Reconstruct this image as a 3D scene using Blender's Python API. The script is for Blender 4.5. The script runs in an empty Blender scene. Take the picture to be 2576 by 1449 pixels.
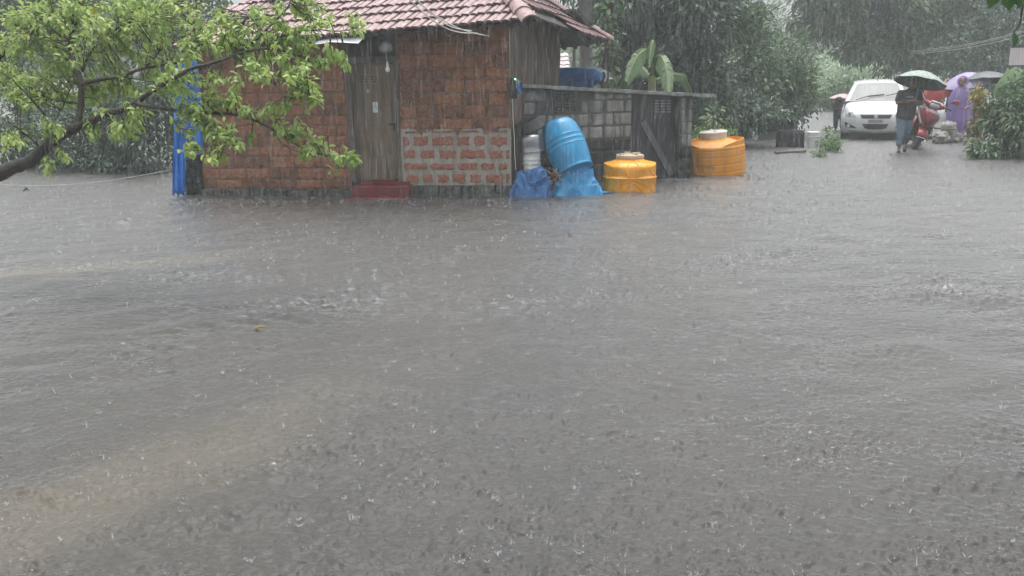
import bpy, math, random
import numpy as np
from mathutils import Vector, Matrix
R_ = math.radians
sc = bpy.context.scene
COL = sc.collection

# ------------------------------------------------------------------ camera, sky, sun, exposure
CH = 1.8; FPX = 2260.0; IW, IH = 2576.0, 1449.0
PITCH = math.atan((724.5 - 185.0) / FPX); ROLL = -0.015
camd = bpy.data.cameras.new('camera'); cam = bpy.data.objects.new('camera', camd); COL.objects.link(cam)
camd.sensor_width = 36.0; camd.lens = 36.0 * FPX / IW; camd.clip_start = 0.05; camd.clip_end = 2000
CROT = Matrix.Rotation(math.pi / 2 - PITCH, 3, 'X') @ Matrix.Rotation(ROLL, 3, 'Z')
cam.matrix_world = Matrix.Translation((0, 0, CH)) @ CROT.to_4x4()
sc.camera = cam

SUN_EL, SUN_AZ = R_(79), R_(10)
w = bpy.data.worlds.new('World'); sc.world = w; w.use_nodes = True
nt = w.node_tree; nt.nodes.clear()
sky = nt.nodes.new('ShaderNodeTexSky'); sky.sky_type = 'NISHITA'; sky.sun_disc = False
sky.sun_elevation = SUN_EL; sky.sun_rotation = SUN_AZ; sky.air_density = 1.0; sky.dust_density = 6.0; sky.ozone_density = 1.0
hs = nt.nodes.new('ShaderNodeHueSaturation'); hs.inputs['Saturation'].default_value = 0.22
bg = nt.nodes.new('ShaderNodeBackground'); bg.inputs['Strength'].default_value = 0.13
wo = nt.nodes.new('ShaderNodeOutputWorld')
nt.links.new(sky.outputs[0], hs.inputs['Color']); nt.links.new(hs.outputs[0], bg.inputs[0]); nt.links.new(bg.outputs[0], wo.inputs[0])
sl = bpy.data.lights.new('sun', 'SUN'); sl.energy = 0.75; sl.angle = R_(75); sl.color = (1.0, 0.985, 0.96)
so = bpy.data.objects.new('sun', sl); COL.objects.link(so)
so.rotation_euler = Vector((math.sin(SUN_AZ) * math.cos(SUN_EL), math.cos(SUN_AZ) * math.cos(SUN_EL), math.sin(SUN_EL))).to_track_quat('Z', 'Y').to_euler()
sc.view_settings.view_transform = 'Standard'; sc.view_settings.look = 'None'
sc.view_settings.exposure = 1.2; sc.view_settings.gamma = 1.0
sc.cycles.use_denoising = True
sc.cycles.max_bounces = 8; sc.cycles.transparent_max_bounces = 16; sc.cycles.volume_bounces = 0

# ------------------------------------------------------------------ pixel (2576 wide) -> world helpers for laying out the place
CC = Vector((0, 0, CH))
def ray(px, py): return (CROT @ Vector(((px - IW / 2) / FPX, -(py - IH / 2) / FPX, -1.0))).normalized()
def G(px, py, z=0.0):
    d = ray(px, py); t = (z - CH) / d.z; return CC + d * t
def P(px, py, Y):
    d = ray(px, py); return CC + d * (Y / d.y)
def PL(px, py, O, N):
    d = ray(px, py); return CC + d * ((O - CC).dot(N) / d.dot(N))

# ------------------------------------------------------------------ object helpers
def tag(o, label=None, cat=None, group=None, kind=None):
    if label: o['label'] = label
    if cat: o['category'] = cat
    if group: o['group'] = group
    if kind: o['kind'] = kind
    return o
def thing(name, label, cat, loc=(0, 0, 0), rotz=0.0, group=None):
    o = bpy.data.objects.new(name, None); COL.objects.link(o); o.empty_display_size = .1
    o.location = loc; o.rotation_euler = (0, 0, rotz)
    return tag(o, label, cat, group)
def rootloc(p):
    v = Vector((0, 0, 0))
    while p is not None: v += p.location; p = p.parent
    return v

class MB:
    def __init__(s): s.v = []; s.f = []; s.m = []; s.mi = 0
    def add(s, vs, fs):
        b = len(s.v); s.v += [tuple(v) for v in vs]; s.f += [tuple(i + b for i in f) for f in fs]; s.m += [s.mi] * len(fs); return s
    def box(s, c, size, rot=None, bev=0.0):
        hx, hy, hz = size[0] / 2, size[1] / 2, size[2] / 2
        if bev <= 0:
            vs = [Vector((x, y, z)) for x in (-hx, hx) for y in (-hy, hy) for z in (-hz, hz)]
            fs = [(0, 1, 3, 2), (4, 6, 7, 5), (0, 4, 5, 1), (2, 3, 7, 6), (0, 2, 6, 4), (1, 5, 7, 3)]
        else:
            b = min(bev, hx * .9, hy * .9, hz * .9); vs = []; fs = []
            rings = [(-hz, b), (-hz + b, 0), (hz - b, 0), (hz, b)]
            def ring(i): return [(-hx + i + (0 if i else b), -hy + i), (hx - i - (0 if i else b), -hy + i), (hx - i, -hy + i + (0 if i else b)), (hx - i, hy - i - (0 if i else b)),
                                 (hx - i - (0 if i else b), hy - i), (-hx + i + (0 if i else b), hy - i), (-hx + i, hy - i - (0 if i else b)), (-hx + i, -hy + i + (0 if i else b))]
            for z, i in rings: vs += [Vector((x, y, z)) for x, y in ring(i)]
            for k in range(3):
                for j in range(8):
                    a, c2 = k * 8 + j, k * 8 + (j + 1) % 8
                    fs.append((a, c2, c2 + 8, a + 8))
            fs.append(tuple(range(7, -1, -1))); fs.append(tuple(range(24, 32)))
        if rot is not None: vs = [rot @ v for v in vs]
        c = Vector(c); return s.add([v + c for v in vs], fs)
    def tube(s, pts, rad, n=8, cap=True):
        pts = [Vector(p) for p in pts]; m = len(pts)
        if not hasattr(rad, '__len__'): rad = [rad] * m
        t0 = (pts[1] - pts[0]).normalized(); up = Vector((0, 0, 1)) if abs(t0.z) < .9 else Vector((1, 0, 0))
        nrm = t0.cross(up).normalized(); vs = []; fs = []
        for i in range(m):
            t = (pts[min(i + 1, m - 1)] - pts[max(i - 1, 0)])
            if t.length < 1e-9: t = t0.copy()
            t.normalize(); nrm = (nrm - t * nrm.dot(t))
            if nrm.length < 1e-6: nrm = t.cross(Vector((.3, .5, .8)))
            nrm.normalize(); b = t.cross(nrm)
            for k in range(n):
                a = 2 * math.pi * k / n; vs.append(pts[i] + (nrm * math.cos(a) + b * math.sin(a)) * rad[i])
        for i in range(m - 1):
            for k in range(n):
                a, c = i * n + k, i * n + (k + 1) % n; fs.append((a, c, c + n, a + n))
        if cap: fs.append(tuple(range(n - 1, -1, -1))); fs.append(tuple((m - 1) * n + k for k in range(n)))
        return s.add(vs, fs)
    def lathe(s, prof, c=(0, 0, 0), n=24, mat=None, cap=True, fn=None):
        vs = []; fs = []; m = len(prof)
        for i, (r, z) in enumerate(prof):
            for k in range(n):
                a = 2 * math.pi * k / n; rr = r * (fn(a, i, z) if fn else 1)
                vs.append(Vector((rr * math.cos(a), rr * math.sin(a), z)))
        for i in range(m - 1):
            for k in range(n):
                a, c2 = i * n + k, i * n + (k + 1) % n; fs.append((a, c2, c2 + n, a + n))
        if cap: fs.append(tuple(range(n - 1, -1, -1))); fs.append(tuple((m - 1) * n + k for k in range(n)))
        if mat is not None: vs = [mat @ v for v in vs]
        c = Vector(c); return s.add([v + c for v in vs], fs)
    def grid(s, pts):      # pts[i][j]
        n, m = len(pts), len(pts[0]); vs = [p for r in pts for p in r]
        return s.add(vs, [(i * m + j, i * m + j + 1, (i + 1) * m + j + 1, (i + 1) * m + j) for i in range(n - 1) for j in range(m - 1)])
    def prism(s, poly, off):   # polygon extruded along off
        poly = [Vector(p) for p in poly]; off = Vector(off); n = len(poly)
        return s.add(poly + [p + off for p in poly], [tuple(range(n - 1, -1, -1)), tuple(range(n, 2 * n))] + [(i, (i + 1) % n, n + (i + 1) % n, n + i) for i in range(n)])
    def sphere(s, c, r, nu=12, nv=8, mat=None):
        r = (r, r, r) if not hasattr(r, '__len__') else r; vs = []; fs = []
        for i in range(nv + 1):
            t = math.pi * i / nv
            for k in range(nu):
                a = 2 * math.pi * k / nu; vs.append(Vector((r[0] * math.sin(t) * math.cos(a), r[1] * math.sin(t) * math.sin(a), -r[2] * math.cos(t))))
        for i in range(nv):
            for k in range(nu):
                a, b = i * nu + k, i * nu + (k + 1) % nu; fs.append((a, b, b + nu, a + nu))
        if mat is not None: vs = [mat @ v for v in vs]
        c = Vector(c); return s.add([v + c for v in vs], fs)
    def build(s, name, mats, parent=None, smooth=True, local=False, angle=40, merge=True):
        me = bpy.data.meshes.new(name); off = Vector((0, 0, 0))
        if parent is not None and not local: off = rootloc(parent)
        me.from_pydata([(v[0] - off.x, v[1] - off.y, v[2] - off.z) for v in s.v], [], s.f)
        mats = mats if isinstance(mats, (list, tuple)) else [mats]
        for m in mats: me.materials.append(m)
        if len(mats) > 1: me.polygons.foreach_set('material_index', s.m)
        me.update(); me.validate()
        if smooth:
            me.polygons.foreach_set('use_smooth', [True] * len(me.polygons)); me.set_sharp_from_angle(angle=R_(angle))
        o = bpy.data.objects.new(name, me); COL.objects.link(o)
        if parent is not None: o.parent = parent
        return o

def np_mesh(name, V, F, mat, parent=None, tint=None, smooth=False, off=None):
    V = np.asarray(V, np.float32); F = np.asarray(F, np.int32)
    if parent is not None: V = V - np.array(rootloc(parent) if off is None else off, np.float32)
    k = F.shape[1]; me = bpy.data.meshes.new(name)
    me.vertices.add(len(V)); me.vertices.foreach_set('co', V.ravel())
    me.loops.add(F.size); me.loops.foreach_set('vertex_index', F.ravel())
    me.polygons.add(len(F)); me.polygons.foreach_set('loop_start', np.arange(0, F.size, k, dtype=np.int32))
    if smooth: me.polygons.foreach_set('use_smooth', np.ones(len(F), bool))
    me.update(calc_edges=True)
    if tint is not None:
        a = me.attributes.new('tint', 'FLOAT', 'POINT'); a.data.foreach_set('value', np.asarray(tint, np.float32))
    me.materials.append(mat)
    o = bpy.data.objects.new(name, me); COL.objects.link(o)
    if parent is not None: o.parent = parent
    return o

# ------------------------------------------------------------------ materials
def mat(name, base=(.5, .5, .5), rough=.6, metal=0.0, spec=.5, noise=None, bump=None, alpha=1.0, emis=None, coat=0.0, trans=0.0, detail=6.0, streak=None, ior=1.45):
    """noise=(scale, colour2, lo, hi)  bump=(scale, strength, distance)  streak=(colour, amount): vertical weathering stains"""
    m = bpy.data.materials.new(name); m.use_nodes = True; t = m.node_tree; b = t.nodes['Principled BSDF']
    b.inputs['Base Color'].default_value = (*base, 1); b.inputs['Roughness'].default_value = rough; b.inputs['Metallic'].default_value = metal
    b.inputs['Specular IOR Level'].default_value = spec; b.inputs['Coat Weight'].default_value = coat; b.inputs['Transmission Weight'].default_value = trans; b.inputs['IOR'].default_value = ior
    b.inputs['Alpha'].default_value = alpha
    tc = t.nodes.new('ShaderNodeTexCoord'); last = None
    if noise:
        n = t.nodes.new('ShaderNodeTexNoise'); n.inputs['Scale'].default_value = noise[0]; n.inputs['Detail'].default_value = detail; n.inputs['Roughness'].default_value = .65
        t.links.new(tc.outputs['Object'], n.inputs['Vector'])
        mr = t.nodes.new('ShaderNodeMapRange'); mr.inputs[1].default_value = noise[2] if len(noise) > 2 else .35; mr.inputs[2].default_value = noise[3] if len(noise) > 3 else .65
        t.links.new(n.outputs[0], mr.inputs[0])
        mx = t.nodes.new('ShaderNodeMix'); mx.data_type = 'RGBA'; mx.inputs[6].default_value = (*base, 1); mx.inputs[7].default_value = (*noise[1], 1)
        t.links.new(mr.outputs[0], mx.inputs[0]); last = mx.outputs[2]
    if streak:
        mp = t.nodes.new('ShaderNodeMapping'); mp.inputs['Scale'].default_value = (9, 9, .7); t.links.new(tc.outputs['Object'], mp.inputs[0])
        n = t.nodes.new('ShaderNodeTexNoise'); n.inputs['Scale'].default_value = 1.6; n.inputs['Detail'].default_value = 7; t.links.new(mp.outputs[0], n.inputs['Vector'])
        mr = t.nodes.new('ShaderNodeMapRange'); mr.inputs[1].default_value = .42; mr.inputs[2].default_value = .68; mr.inputs[4].default_value = streak[1]; t.links.new(n.outputs[0], mr.inputs[0])
        mx = t.nodes.new('ShaderNodeMix'); mx.data_type = 'RGBA'; mx.inputs[7].default_value = (*streak[0], 1)
        if last: t.links.new(last, mx.inputs[6])
        else: mx.inputs[6].default_value = (*base, 1)
        t.links.new(mr.outputs[0], mx.inputs[0]); last = mx.outputs[2]
    if last: t.links.new(last, b.inputs['Base Color'])
    if bump:
        n = t.nodes.new('ShaderNodeTexNoise'); n.inputs['Scale'].default_value = bump[0]; n.inputs['Detail'].default_value = 8; n.inputs['Roughness'].default_value = .6
        t.links.new(tc.outputs['Object'], n.inputs['Vector'])
        bp = t.nodes.new('ShaderNodeBump'); bp.inputs['Strength'].default_value = bump[1]; bp.inputs['Distance'].default_value = bump[2]
        t.links.new(n.outputs[0], bp.inputs['Height']); t.links.new(bp.outputs[0], b.inputs['Normal'])
    if emis:
        b.inputs['Emission Color'].default_value = (*emis[0], 1); b.inputs['Emission Strength'].default_value = emis[1]
    return m

def leaf_mat(name, c1, c2, c3=None, rough=.35, transl=.25, spec=.32):
    m = bpy.data.materials.new(name); m.use_nodes = True; t = m.node_tree; b = t.nodes['Principled BSDF']; o = t.nodes['Material Output']
    at = t.nodes.new('ShaderNodeAttribute'); at.attribute_name = 'tint'
    cr = t.nodes.new('ShaderNodeValToRGB'); e = cr.color_ramp.elements; e[0].color = (*c1, 1); e[1].color = (*c2, 1); e[0].position = 0; e[1].position = .85
    if c3: x = cr.color_ramp.elements.new(1.0); x.color = (*c3, 1)
    t.links.new(at.outputs['Fac'], cr.inputs[0]); t.links.new(cr.outputs[0], b.inputs['Base Color'])
    b.inputs['Roughness'].default_value = rough; b.inputs['Specular IOR Level'].default_value = spec
    tr = t.nodes.new('ShaderNodeBsdfTranslucent'); t.links.new(cr.outputs[0], tr.inputs[0])
    mx = t.nodes.new('ShaderNodeMixShader'); mx.inputs[0].default_value = transl
    t.links.new(b.outputs[0], mx.inputs[1]); t.links.new(tr.outputs[0], mx.inputs[2]); t.links.new(mx.outputs[0], o.inputs[0])
    return m

# ------------------------------------------------------------------ leaves: many small bent blades in one mesh
def leaves(name, pos, dirs, L, W, m, parent, rng, droop=.35, tint=None, fold=.25, up=None):
    pos = np.asarray(pos, float); d = np.asarray(dirs, float); n = len(pos)
    d = d / np.linalg.norm(d, axis=1, keepdims=True)
    L = np.broadcast_to(L, (n,)) * rng.uniform(.7, 1.25, n); W = L * W
    u = rng.normal(0, .35, (n, 3)) + np.array([0, 0, 1.]) if up is None else up
    s = np.cross(d, u); s /= np.linalg.norm(s, axis=1, keepdims=True) + 1e-9; u = np.cross(s, d)
    e = lambda a: a[:, None]
    b = pos; m1 = pos + d * e(L * .5) - u * e(L * droop * .12); t = pos + d * e(L * .96) - u * e(L * droop * .6)
    q1 = pos + d * e(L * .3); q2 = pos + d * e(L * .68) - u * e(L * droop * .25)
    f = u * e(W * fold)
    r1 = q1 + s * e(W * .46) + f; l1 = q1 - s * e(W * .46) + f; r2 = q2 + s * e(W * .42) + f; l2 = q2 - s * e(W * .42) + f
    V = np.stack([b, m1, t, r1, r2, l1, l2], 1).reshape(-1, 3)
    F0 = np.array([[0, 3, 1], [3, 4, 1], [4, 2, 1], [0, 1, 5], [5, 1, 6], [6, 1, 2]])
    F = (np.arange(n)[:, None, None] * 7 + F0[None]).reshape(-1, 3)
    if tint is None: tint = rng.uniform(0, 1, n)
    return np_mesh(name, V, F, m, parent, np.repeat(tint, 7))
# ------------------------------------------------------------------ ground, flood water
RNG = np.random.default_rng(7); random.seed(7)
xs = np.concatenate([np.linspace(-400, -60, 12), np.linspace(-55, 55, 56), np.linspace(60, 400, 12)])
ys = np.concatenate([np.linspace(-60, 0, 8), np.linspace(2, 90, 60), np.linspace(100, 600, 16)])
X, Y = np.meshgrid(xs, ys)
Z = -.32 + .05 * np.sin(X * .31 + 1) * np.cos(Y * .23) + np.clip((Y - 62) / 25, 0, 1) * .7 + np.clip((np.abs(X + 2) - 26) / 14, 0, 1) * .9
idx = np.arange(X.size).reshape(X.shape)
F = np.stack([idx[:-1, :-1], idx[:-1, 1:], idx[1:, 1:], idx[1:, :-1]], -1).reshape(-1, 4)
M_mud = mat('wet_mud', (.11, .085, .06), .5, noise=(1.3, (.05, .07, .03)), bump=(6, .5, .05))
tag(np_mesh('ground', np.stack([X, Y, Z], -1).reshape(-1, 3), F, M_mud, smooth=True), kind='structure')

def water_mat():
    m = bpy.data.materials.new('muddy_flood_water'); m.use_nodes = True; t = m.node_tree; b = t.nodes['Principled BSDF']; L = t.links.new
    tc = t.nodes.new('ShaderNodeTexCoord'); co = tc.outputs['Object']
    def noise(scale, det, sc=(1, 1, 1), rot=0):
        mp = t.nodes.new('ShaderNodeMapping'); mp.inputs['Scale'].default_value = sc; mp.inputs['Rotation'].default_value = (0, 0, rot); L(co, mp.inputs[0])
        n = t.nodes.new('ShaderNodeTexNoise'); n.inputs['Scale'].default_value = scale; n.inputs['Detail'].default_value = det; n.inputs['Roughness'].default_value = .6; L(mp.outputs[0], n.inputs['Vector']); return n.outputs[0]
    def ramp(x, a, b_, lo=0., hi=1.):
        r = t.nodes.new('ShaderNodeMapRange'); r.interpolation_type = 'SMOOTHSTEP'; r.inputs[1].default_value = a; r.inputs[2].default_value = b_; r.inputs[3].default_value = lo; r.inputs[4].default_value = hi; L(x, r.inputs[0]); return r.outputs[0]
    def mix(fac, a, c):
        x = t.nodes.new('ShaderNodeMix'); x.data_type = 'RGBA'; L(fac, x.inputs[0])
        for s, v in ((6, a), (7, c)):
            if isinstance(v, tuple): x.inputs[s].default_value = (*v, 1)
            else: L(v, x.inputs[s])
        return x.outputs[2]
    def math_(op, a, c):
        x = t.nodes.new('ShaderNodeMath'); x.operation = op
        for s, v in ((0, a), (1, c)):
            if isinstance(v, (int, float)): x.inputs[s].default_value = v
            else: L(v, x.inputs[s])
        return x.outputs[0]
    grey, tan, dark = WATER_GREY, WATER_TAN, WATER_DARK
    base = mix(ramp(noise(.35, 3, (1, .5, 1), .3), .4, .65), grey, tuple(.86 * g + .14 * a for g, a in zip(grey, tan)))
    # bands of silty water carried from the yard corner
    sep = t.nodes.new('ShaderNodeSeparateXYZ'); L(co, sep.inputs[0])
    wob = math_('MULTIPLY', math_('SUBTRACT', noise(1.1, 6), .5), 2.2)
    def band(x0, y0, x1, y1, wid, fx):   # soft band about the line through two points, cut off beyond fx along x
        nx, ny = (y1 - y0), -(x1 - x0); l = math.hypot(nx, ny); nx /= l; ny /= l
        d = math_('ADD', math_('ADD', math_('MULTIPLY', sep.outputs[0], nx), math_('MULTIPLY', sep.outputs[1], ny)), -(nx * x0 + ny * y0))
        d = math_('ABSOLUTE', math_('ADD', d, math_('MULTIPLY', wob, wid * .6)), 0)
        return math_('MULTIPLY', ramp(d, wid, wid * .15), ramp(sep.outputs[0], fx, fx - 1.6))
    for (bx, amt) in SILT:
        base = mix(math_('MULTIPLY', band(*bx), amt), base, tan)
    fine = noise(9, 6, (.5, 1.3, 1), .25)
    base = mix(ramp(fine, .56, .72, 0, .35), base, dark)
    t.nodes.remove(b); df = t.nodes.new('ShaderNodeBsdfDiffuse'); gl = t.nodes.new('ShaderNodeBsdfGlossy'); fr = t.nodes.new('ShaderNodeFresnel'); up = t.nodes.new('ShaderNodeCombineXYZ'); up.inputs[2].default_value = 1
    L(base, df.inputs['Color']); L(up.outputs[0], df.inputs['Normal']); gl.inputs['Roughness'].default_value = WATER_ROUGH; fr.inputs['IOR'].default_value = 1.38
    mxs = t.nodes.new('ShaderNodeMixShader'); L(fr.outputs[0], mxs.inputs[0]); L(df.outputs[0], mxs.inputs[1]); L(gl.outputs[0], mxs.inputs[2]); L(mxs.outputs[0], t.nodes['Material Output'].inputs[0])
    n1 = noise(14, 5, (.55, 1.2, 1), .25); n2 = noise(55, 3)
    h = math_('ADD', math_('MULTIPLY', n1, .02), math_('MULTIPLY', n2, .004))
    bp = t.nodes.new('ShaderNodeBump'); bp.inputs['Strength'].default_value = 1.0; bp.inputs['Distance'].default_value = WATER_BUMP; L(h, bp.inputs['Height']); L(bp.outputs[0], gl.inputs['Normal']); L(bp.outputs[0], fr.inputs['Normal'])
    return m
WATER_GREY, WATER_TAN, WATER_DARK, WATER_ROUGH, WATER_BUMP = (.041, .0398, .0378), (.100, .086, .064), (.05, .048, .045), .30, .9
_a = [G(-120, 1400), G(1100, 905), G(-100, 700), G(620, 640)]
SILT = [((_a[0].x, _a[0].y, _a[1].x, _a[1].y, .62, -.3), .62), ((_a[2].x, _a[2].y, _a[3].x, _a[3].y, .45, -2.0), .7)]
M_water = water_mat()

WAVE = 1.22
def water():
    nr, nc = 820, 1150
    tt = np.linspace(.022, 1.15, nr)[::-1]; Yv = CH / tt
    a = np.linspace(-1.0, 1.0, nc)
    YY = np.repeat(Yv[:, None], nc, 1); XX = a[None, :] * (YY * .80 + .9)
    rng = np.random.default_rng(3); H = np.zeros_like(XX)
    amp = .75 + .55 * np.sin(XX * .9 + .8 * np.sin(YY * .6)) * np.sin(YY * 1.3 + XX * .5)
    amp2 = .8 + .6 * np.sin(XX * 1.7 - YY * 1.1) * np.sin(XX * .6 + YY * 2.1 + 1)
    # choppy rain-beaten surface: isolated small crests standing out of a nearly flat sheet
    def field(L, N, lam, spread, aniso, ang, seed):
        r = np.random.default_rng(seed); kx = np.fft.fftfreq(N, L / N)[None, :]; ky = np.fft.fftfreq(N, L / N)[:, None]
        u = kx * math.cos(ang) + ky * math.sin(ang); v = (-kx * math.sin(ang) + ky * math.cos(ang)); k = np.hypot(u * aniso, v) + 1e-9
        sp = np.exp(-(np.log(k * lam) / spread) ** 2); f = np.fft.ifft2(np.fft.fft2(r.normal(size=(N, N))) * sp).real; return f / f.std(), L, N
    def sample(fd, x, y):
        f, L, N = fd; u = (x / L * N) % N; v = (y / L * N) % N; i = u.astype(int); j = v.astype(int); a_ = u - i; b_ = v - j; i1 = (i + 1) % N; j1 = (j + 1) % N; i %= N; j %= N
        return f[j, i] * (1 - a_) * (1 - b_) + f[j, i1] * a_ * (1 - b_) + f[j1, i] * (1 - a_) * b_ + f[j1, i1] * a_ * b_
    big = field(9.0, 512, 1.6, .7, 1.8, .3, 1); gate = np.clip(.72 + .62 * sample(big, XX, YY), .10, 2.4); gate2 = np.clip(.8 + .5 * sample(big, XX + 3.3, YY * .9 + 5.1), .15, 2.0)
    for (ax, ay, bx, by, wd, am) in ((340, 890, 1150, 655, .15, .75), (560, 632, 780, 575, .22, .6), (0, 965, 420, 905, .10, .8), (1230, 1050, 1600, 1000, .10, .9), (1880, 605, 2220, 600, .30, .5), (0, 1262, 130, 1235, .06, 1.4)):
        a_, b_ = G(ax, ay), G(bx, by); dx, dy = b_.x - a_.x, b_.y - a_.y; l2 = dx * dx + dy * dy; s_ = ((XX - a_.x) * dx + (YY - a_.y) * dy) / l2; d_ = ((XX - a_.x) * dy - (YY - a_.y) * dx) / math.sqrt(l2)
        gate = gate + am * np.exp(-((d_ + .5 * wd * sample(big, XX * 3, YY * 3)) / wd) ** 2) * np.clip(s_ * 5 + .5, 0, 1) * np.clip((1 - s_) * 5 + .5, 0, 1)
    right = np.clip((XX / YY + .02) / .30, 0, 1); H += .008 * sample(big, XX * 2.3, YY * 2.3)
    for q, (sc_, y0, y1) in enumerate(((1.0, -9, 5.5), (1.9, 5.5, 10.5), (3.6, 10.5, 99))):     # near crests are resolved finely, far ones only as longer ridges
        wgt = np.clip((YY - y0) / 2.5 + .5, 0, 1) * np.clip((y1 - YY) / 2.5 + .5, 0, 1)
        if q == 0: wgt = np.clip((y1 - YY) / 2.5 + .5, 0, 1)
        fA = field(3.6 * sc_, 1024, .056 * sc_, .5, 2.2, .30, 2 + 10 * q); fB = field(3.1 * sc_, 1024, .042 * sc_, .5, 1.2, .2, 3 + 10 * q)
        H += WAVE * sc_ ** .8 * wgt * .0062 * np.tanh(np.maximum(0, sample(fA, XX, YY) - .15) * .9) * gate * (1 - .65 * right)
        H += WAVE * sc_ ** .8 * wgt * .0056 * np.tanh(np.maximum(0, sample(fB, XX, YY) - .45) * .9) * gate2 * (.35 + 1.0 * right)
    dY = np.abs(np.gradient(Yv))
    def local(x, y, r):
        i0 = np.searchsorted(Yv, y - r); i1 = np.searchsorted(Yv, y + r)
        if i1 <= i0: return None
        wd = y * .80 + .9; j0 = int((max(-1, (x - r) / wd - .01) + 1) / 2 * (nc - 1)); j1 = int((min(1, (x + r) / wd + .01) + 1) / 2 * (nc - 1)) + 1
        return slice(i0, i1), slice(j0, j1)
    for _ in range(4200):                          # rings and craters where drops have struck
        y = CH / (.12 + .62 * rng.random()); x = rng.uniform(-1, 1) * (y * .62 + .3)
        r0 = rng.uniform(.008, .07) * (1 + .03 * y); sl = local(x, y, r0 * 2.2)
        if sl is None: continue
        d = np.hypot(XX[sl] - x, YY[sl] - y); A = rng.uniform(.0008, .003) * (1 + r0 * 6)
        H[sl] += A * np.cos((d - r0) / (r0 * .3 + .004) * 2) * np.exp(-((d - r0) / (r0 * .5 + .006)) ** 2)
    for (px, py, L, A) in [(2140, 605, .5, .03), (2085, 575, .5, .02), (1950, 560, .4, .016), (2390, 745, .7, .022), (1850, 840, .4, .012), (700, 805, .7, .016), (900, 745, .6, .014), (1030, 700, .6, .012), (1100, 665, .5, .01), (520, 870, .5, .012), (2030, 625, .5, .016), (1640, 770, .5, .01), (80, 1250, .2, .012), (1700, 990, .3, .01), (2460, 690, .5, .016)]:
        g = G(px, py); sl = local(g.x, g.y, L * 1.4)
        if sl is None: continue
        dx = (XX[sl] - g.x); dy = (YY[sl] - g.y) + .3 * dx * (1 if px > 1500 else -.9) 
        H[sl] += A * np.exp(-(dx / L) ** 2 - (dy / (.14 + .02 * g.y)) ** 2) * (1 + .5 * np.sin(dx * 22 + dy * 30))
    H *= np.clip((48 - YY) / 14, 0, 1) * np.clip((1 - np.abs(a[None, :])) / .08, 0, 1)
    idx = np.arange(nr * nc).reshape(nr, nc)
    F = np.stack([idx[:-1, :-1], idx[:-1, 1:], idx[1:, 1:], idx[1:, :-1]], -1).reshape(-1, 4)
    V = np.stack([XX, YY, H], -1).reshape(-1, 3)
    # flat skirts so the flood reaches past the frame on every side
    o = np_mesh('water', V, F, M_water, smooth=True); tag(o, kind='structure')
    return o
water()
M_ws = M_water
def skirt():
    mb = MB(); y0, y1 = CH / 1.15, CH / .022
    for s in (-1, 1):
        a, b = s * (y0 * .8 + .9) * .93, s * (y1 * .8 + .9) * .985
        p = [Vector((a, y0, -.004)), Vector((b, y1, -.004)), Vector((s * 75, y1, -.004)), Vector((s * 75, -30, -.004)), Vector((a, -30, -.004))]
        mb.add(p if s > 0 else p, [tuple(range(5)) if s < 0 else tuple(range(4, -1, -1))])
    mb.add([Vector((-(y0 * .8 + .9), -30, -.004)), Vector(((y0 * .8 + .9), -30, -.004)), Vector(((y0 * .8 + .9), y0, -.004)), Vector((-(y0 * .8 + .9), y0, -.004))], [(0, 1, 2, 3)])
    tag(mb.build('water', M_ws, smooth=False), kind='structure')
skirt()

# ------------------------------------------------------------------ laterite house
Chse = G(1287, 494); PHI = R_(8.0)
HU = Vector((math.cos(PHI), -math.sin(PHI), 0)); HN = Vector((-math.sin(PHI), -math.cos(PHI), 0)); UP = Vector((0, 0, 1))   # to the right, outward
def W(px, py, off=0.0):           # pixel -> (u, z) on the front wall pushed out by off
    p = PL(px, py, Chse + HN * off, HN) - Chse; return p.dot(HU), p.z
def HP(u, z, off=0.0): return Chse + HU * u + UP * z + HN * off
house = thing('laterite_house', 'low red laterite block house with a clay tile roof standing in the flood', 'house', (Chse.x, Chse.y, 0))
M_lat = mat('laterite_block', (.235, .096, .050), .8, noise=(16, (.41, .195, .110), .35, .65), bump=(38, .9, .03), streak=((.07, .038, .026), .3))
M_latr = mat('fresh_laterite_block', (.30, .098, .064), .8, noise=(30, (.44, .20, .14), .4, .62), bump=(45, 1.0, .03))
M_lat2 = mat('darker_laterite_block', (.145, .064, .037), .85, noise=(12, (.26, .130, .078), .35, .65), bump=(30, 1.0, .03), streak=((.06, .034, .024), .3))
M_mudm = mat('clay_mortar', (.15, .082, .056), .9, noise=(9, (.25, .155, .112)), bump=(30, .6, .02), streak=((.045, .03, .026), .5))
M_cem = mat('grey_cement_mortar', (.30, .28, .23), .85, noise=(9, (.41, .385, .33)), bump=(25, .4, .02), streak=((.12, .10, .08), .5))
M_stone = mat('granite_rubble', (.07, .07, .066), .75, noise=(7, (.19, .19, .175), .42, .7), bump=(14, .8, .04), streak=((.02, .022, .02), .8))
M_black = mat('moss_blackened_stone', (.012, .013, .014), .7, noise=(8, (.036, .038, .037)), bump=(18, .8, .03))
M_wood = mat('weathered_grey_wood', (.10, .088, .075), .7, noise=(6, (.17, .15, .13)), streak=((.045, .04, .035), .7), bump=(40, .3, .01))
M_door = mat('faded_brown_door_board', (.165, .118, .078), .6, noise=(5, (.22, .165, .115)), streak=((.055, .042, .034), .8), bump=(50, .25, .01))
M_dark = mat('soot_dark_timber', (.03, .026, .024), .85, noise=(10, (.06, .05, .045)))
M_redox = mat('red_oxide_cement', (.20, .020, .022), .42, noise=(6, (.11, .02, .02)), bump=(20, .3, .01))
M_tile = mat('weathered_clay_tile', (.25, .148, .140), .40, noise=(9, (.40, .29, .285), .3, .7), bump=(30, .4, .01), streak=((.12, .058, .046), .5))
M_tiled = mat('moss_and_valley_shade_tile', (.07, .045, .042), .8, noise=(14, (.13, .08, .07)))
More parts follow.
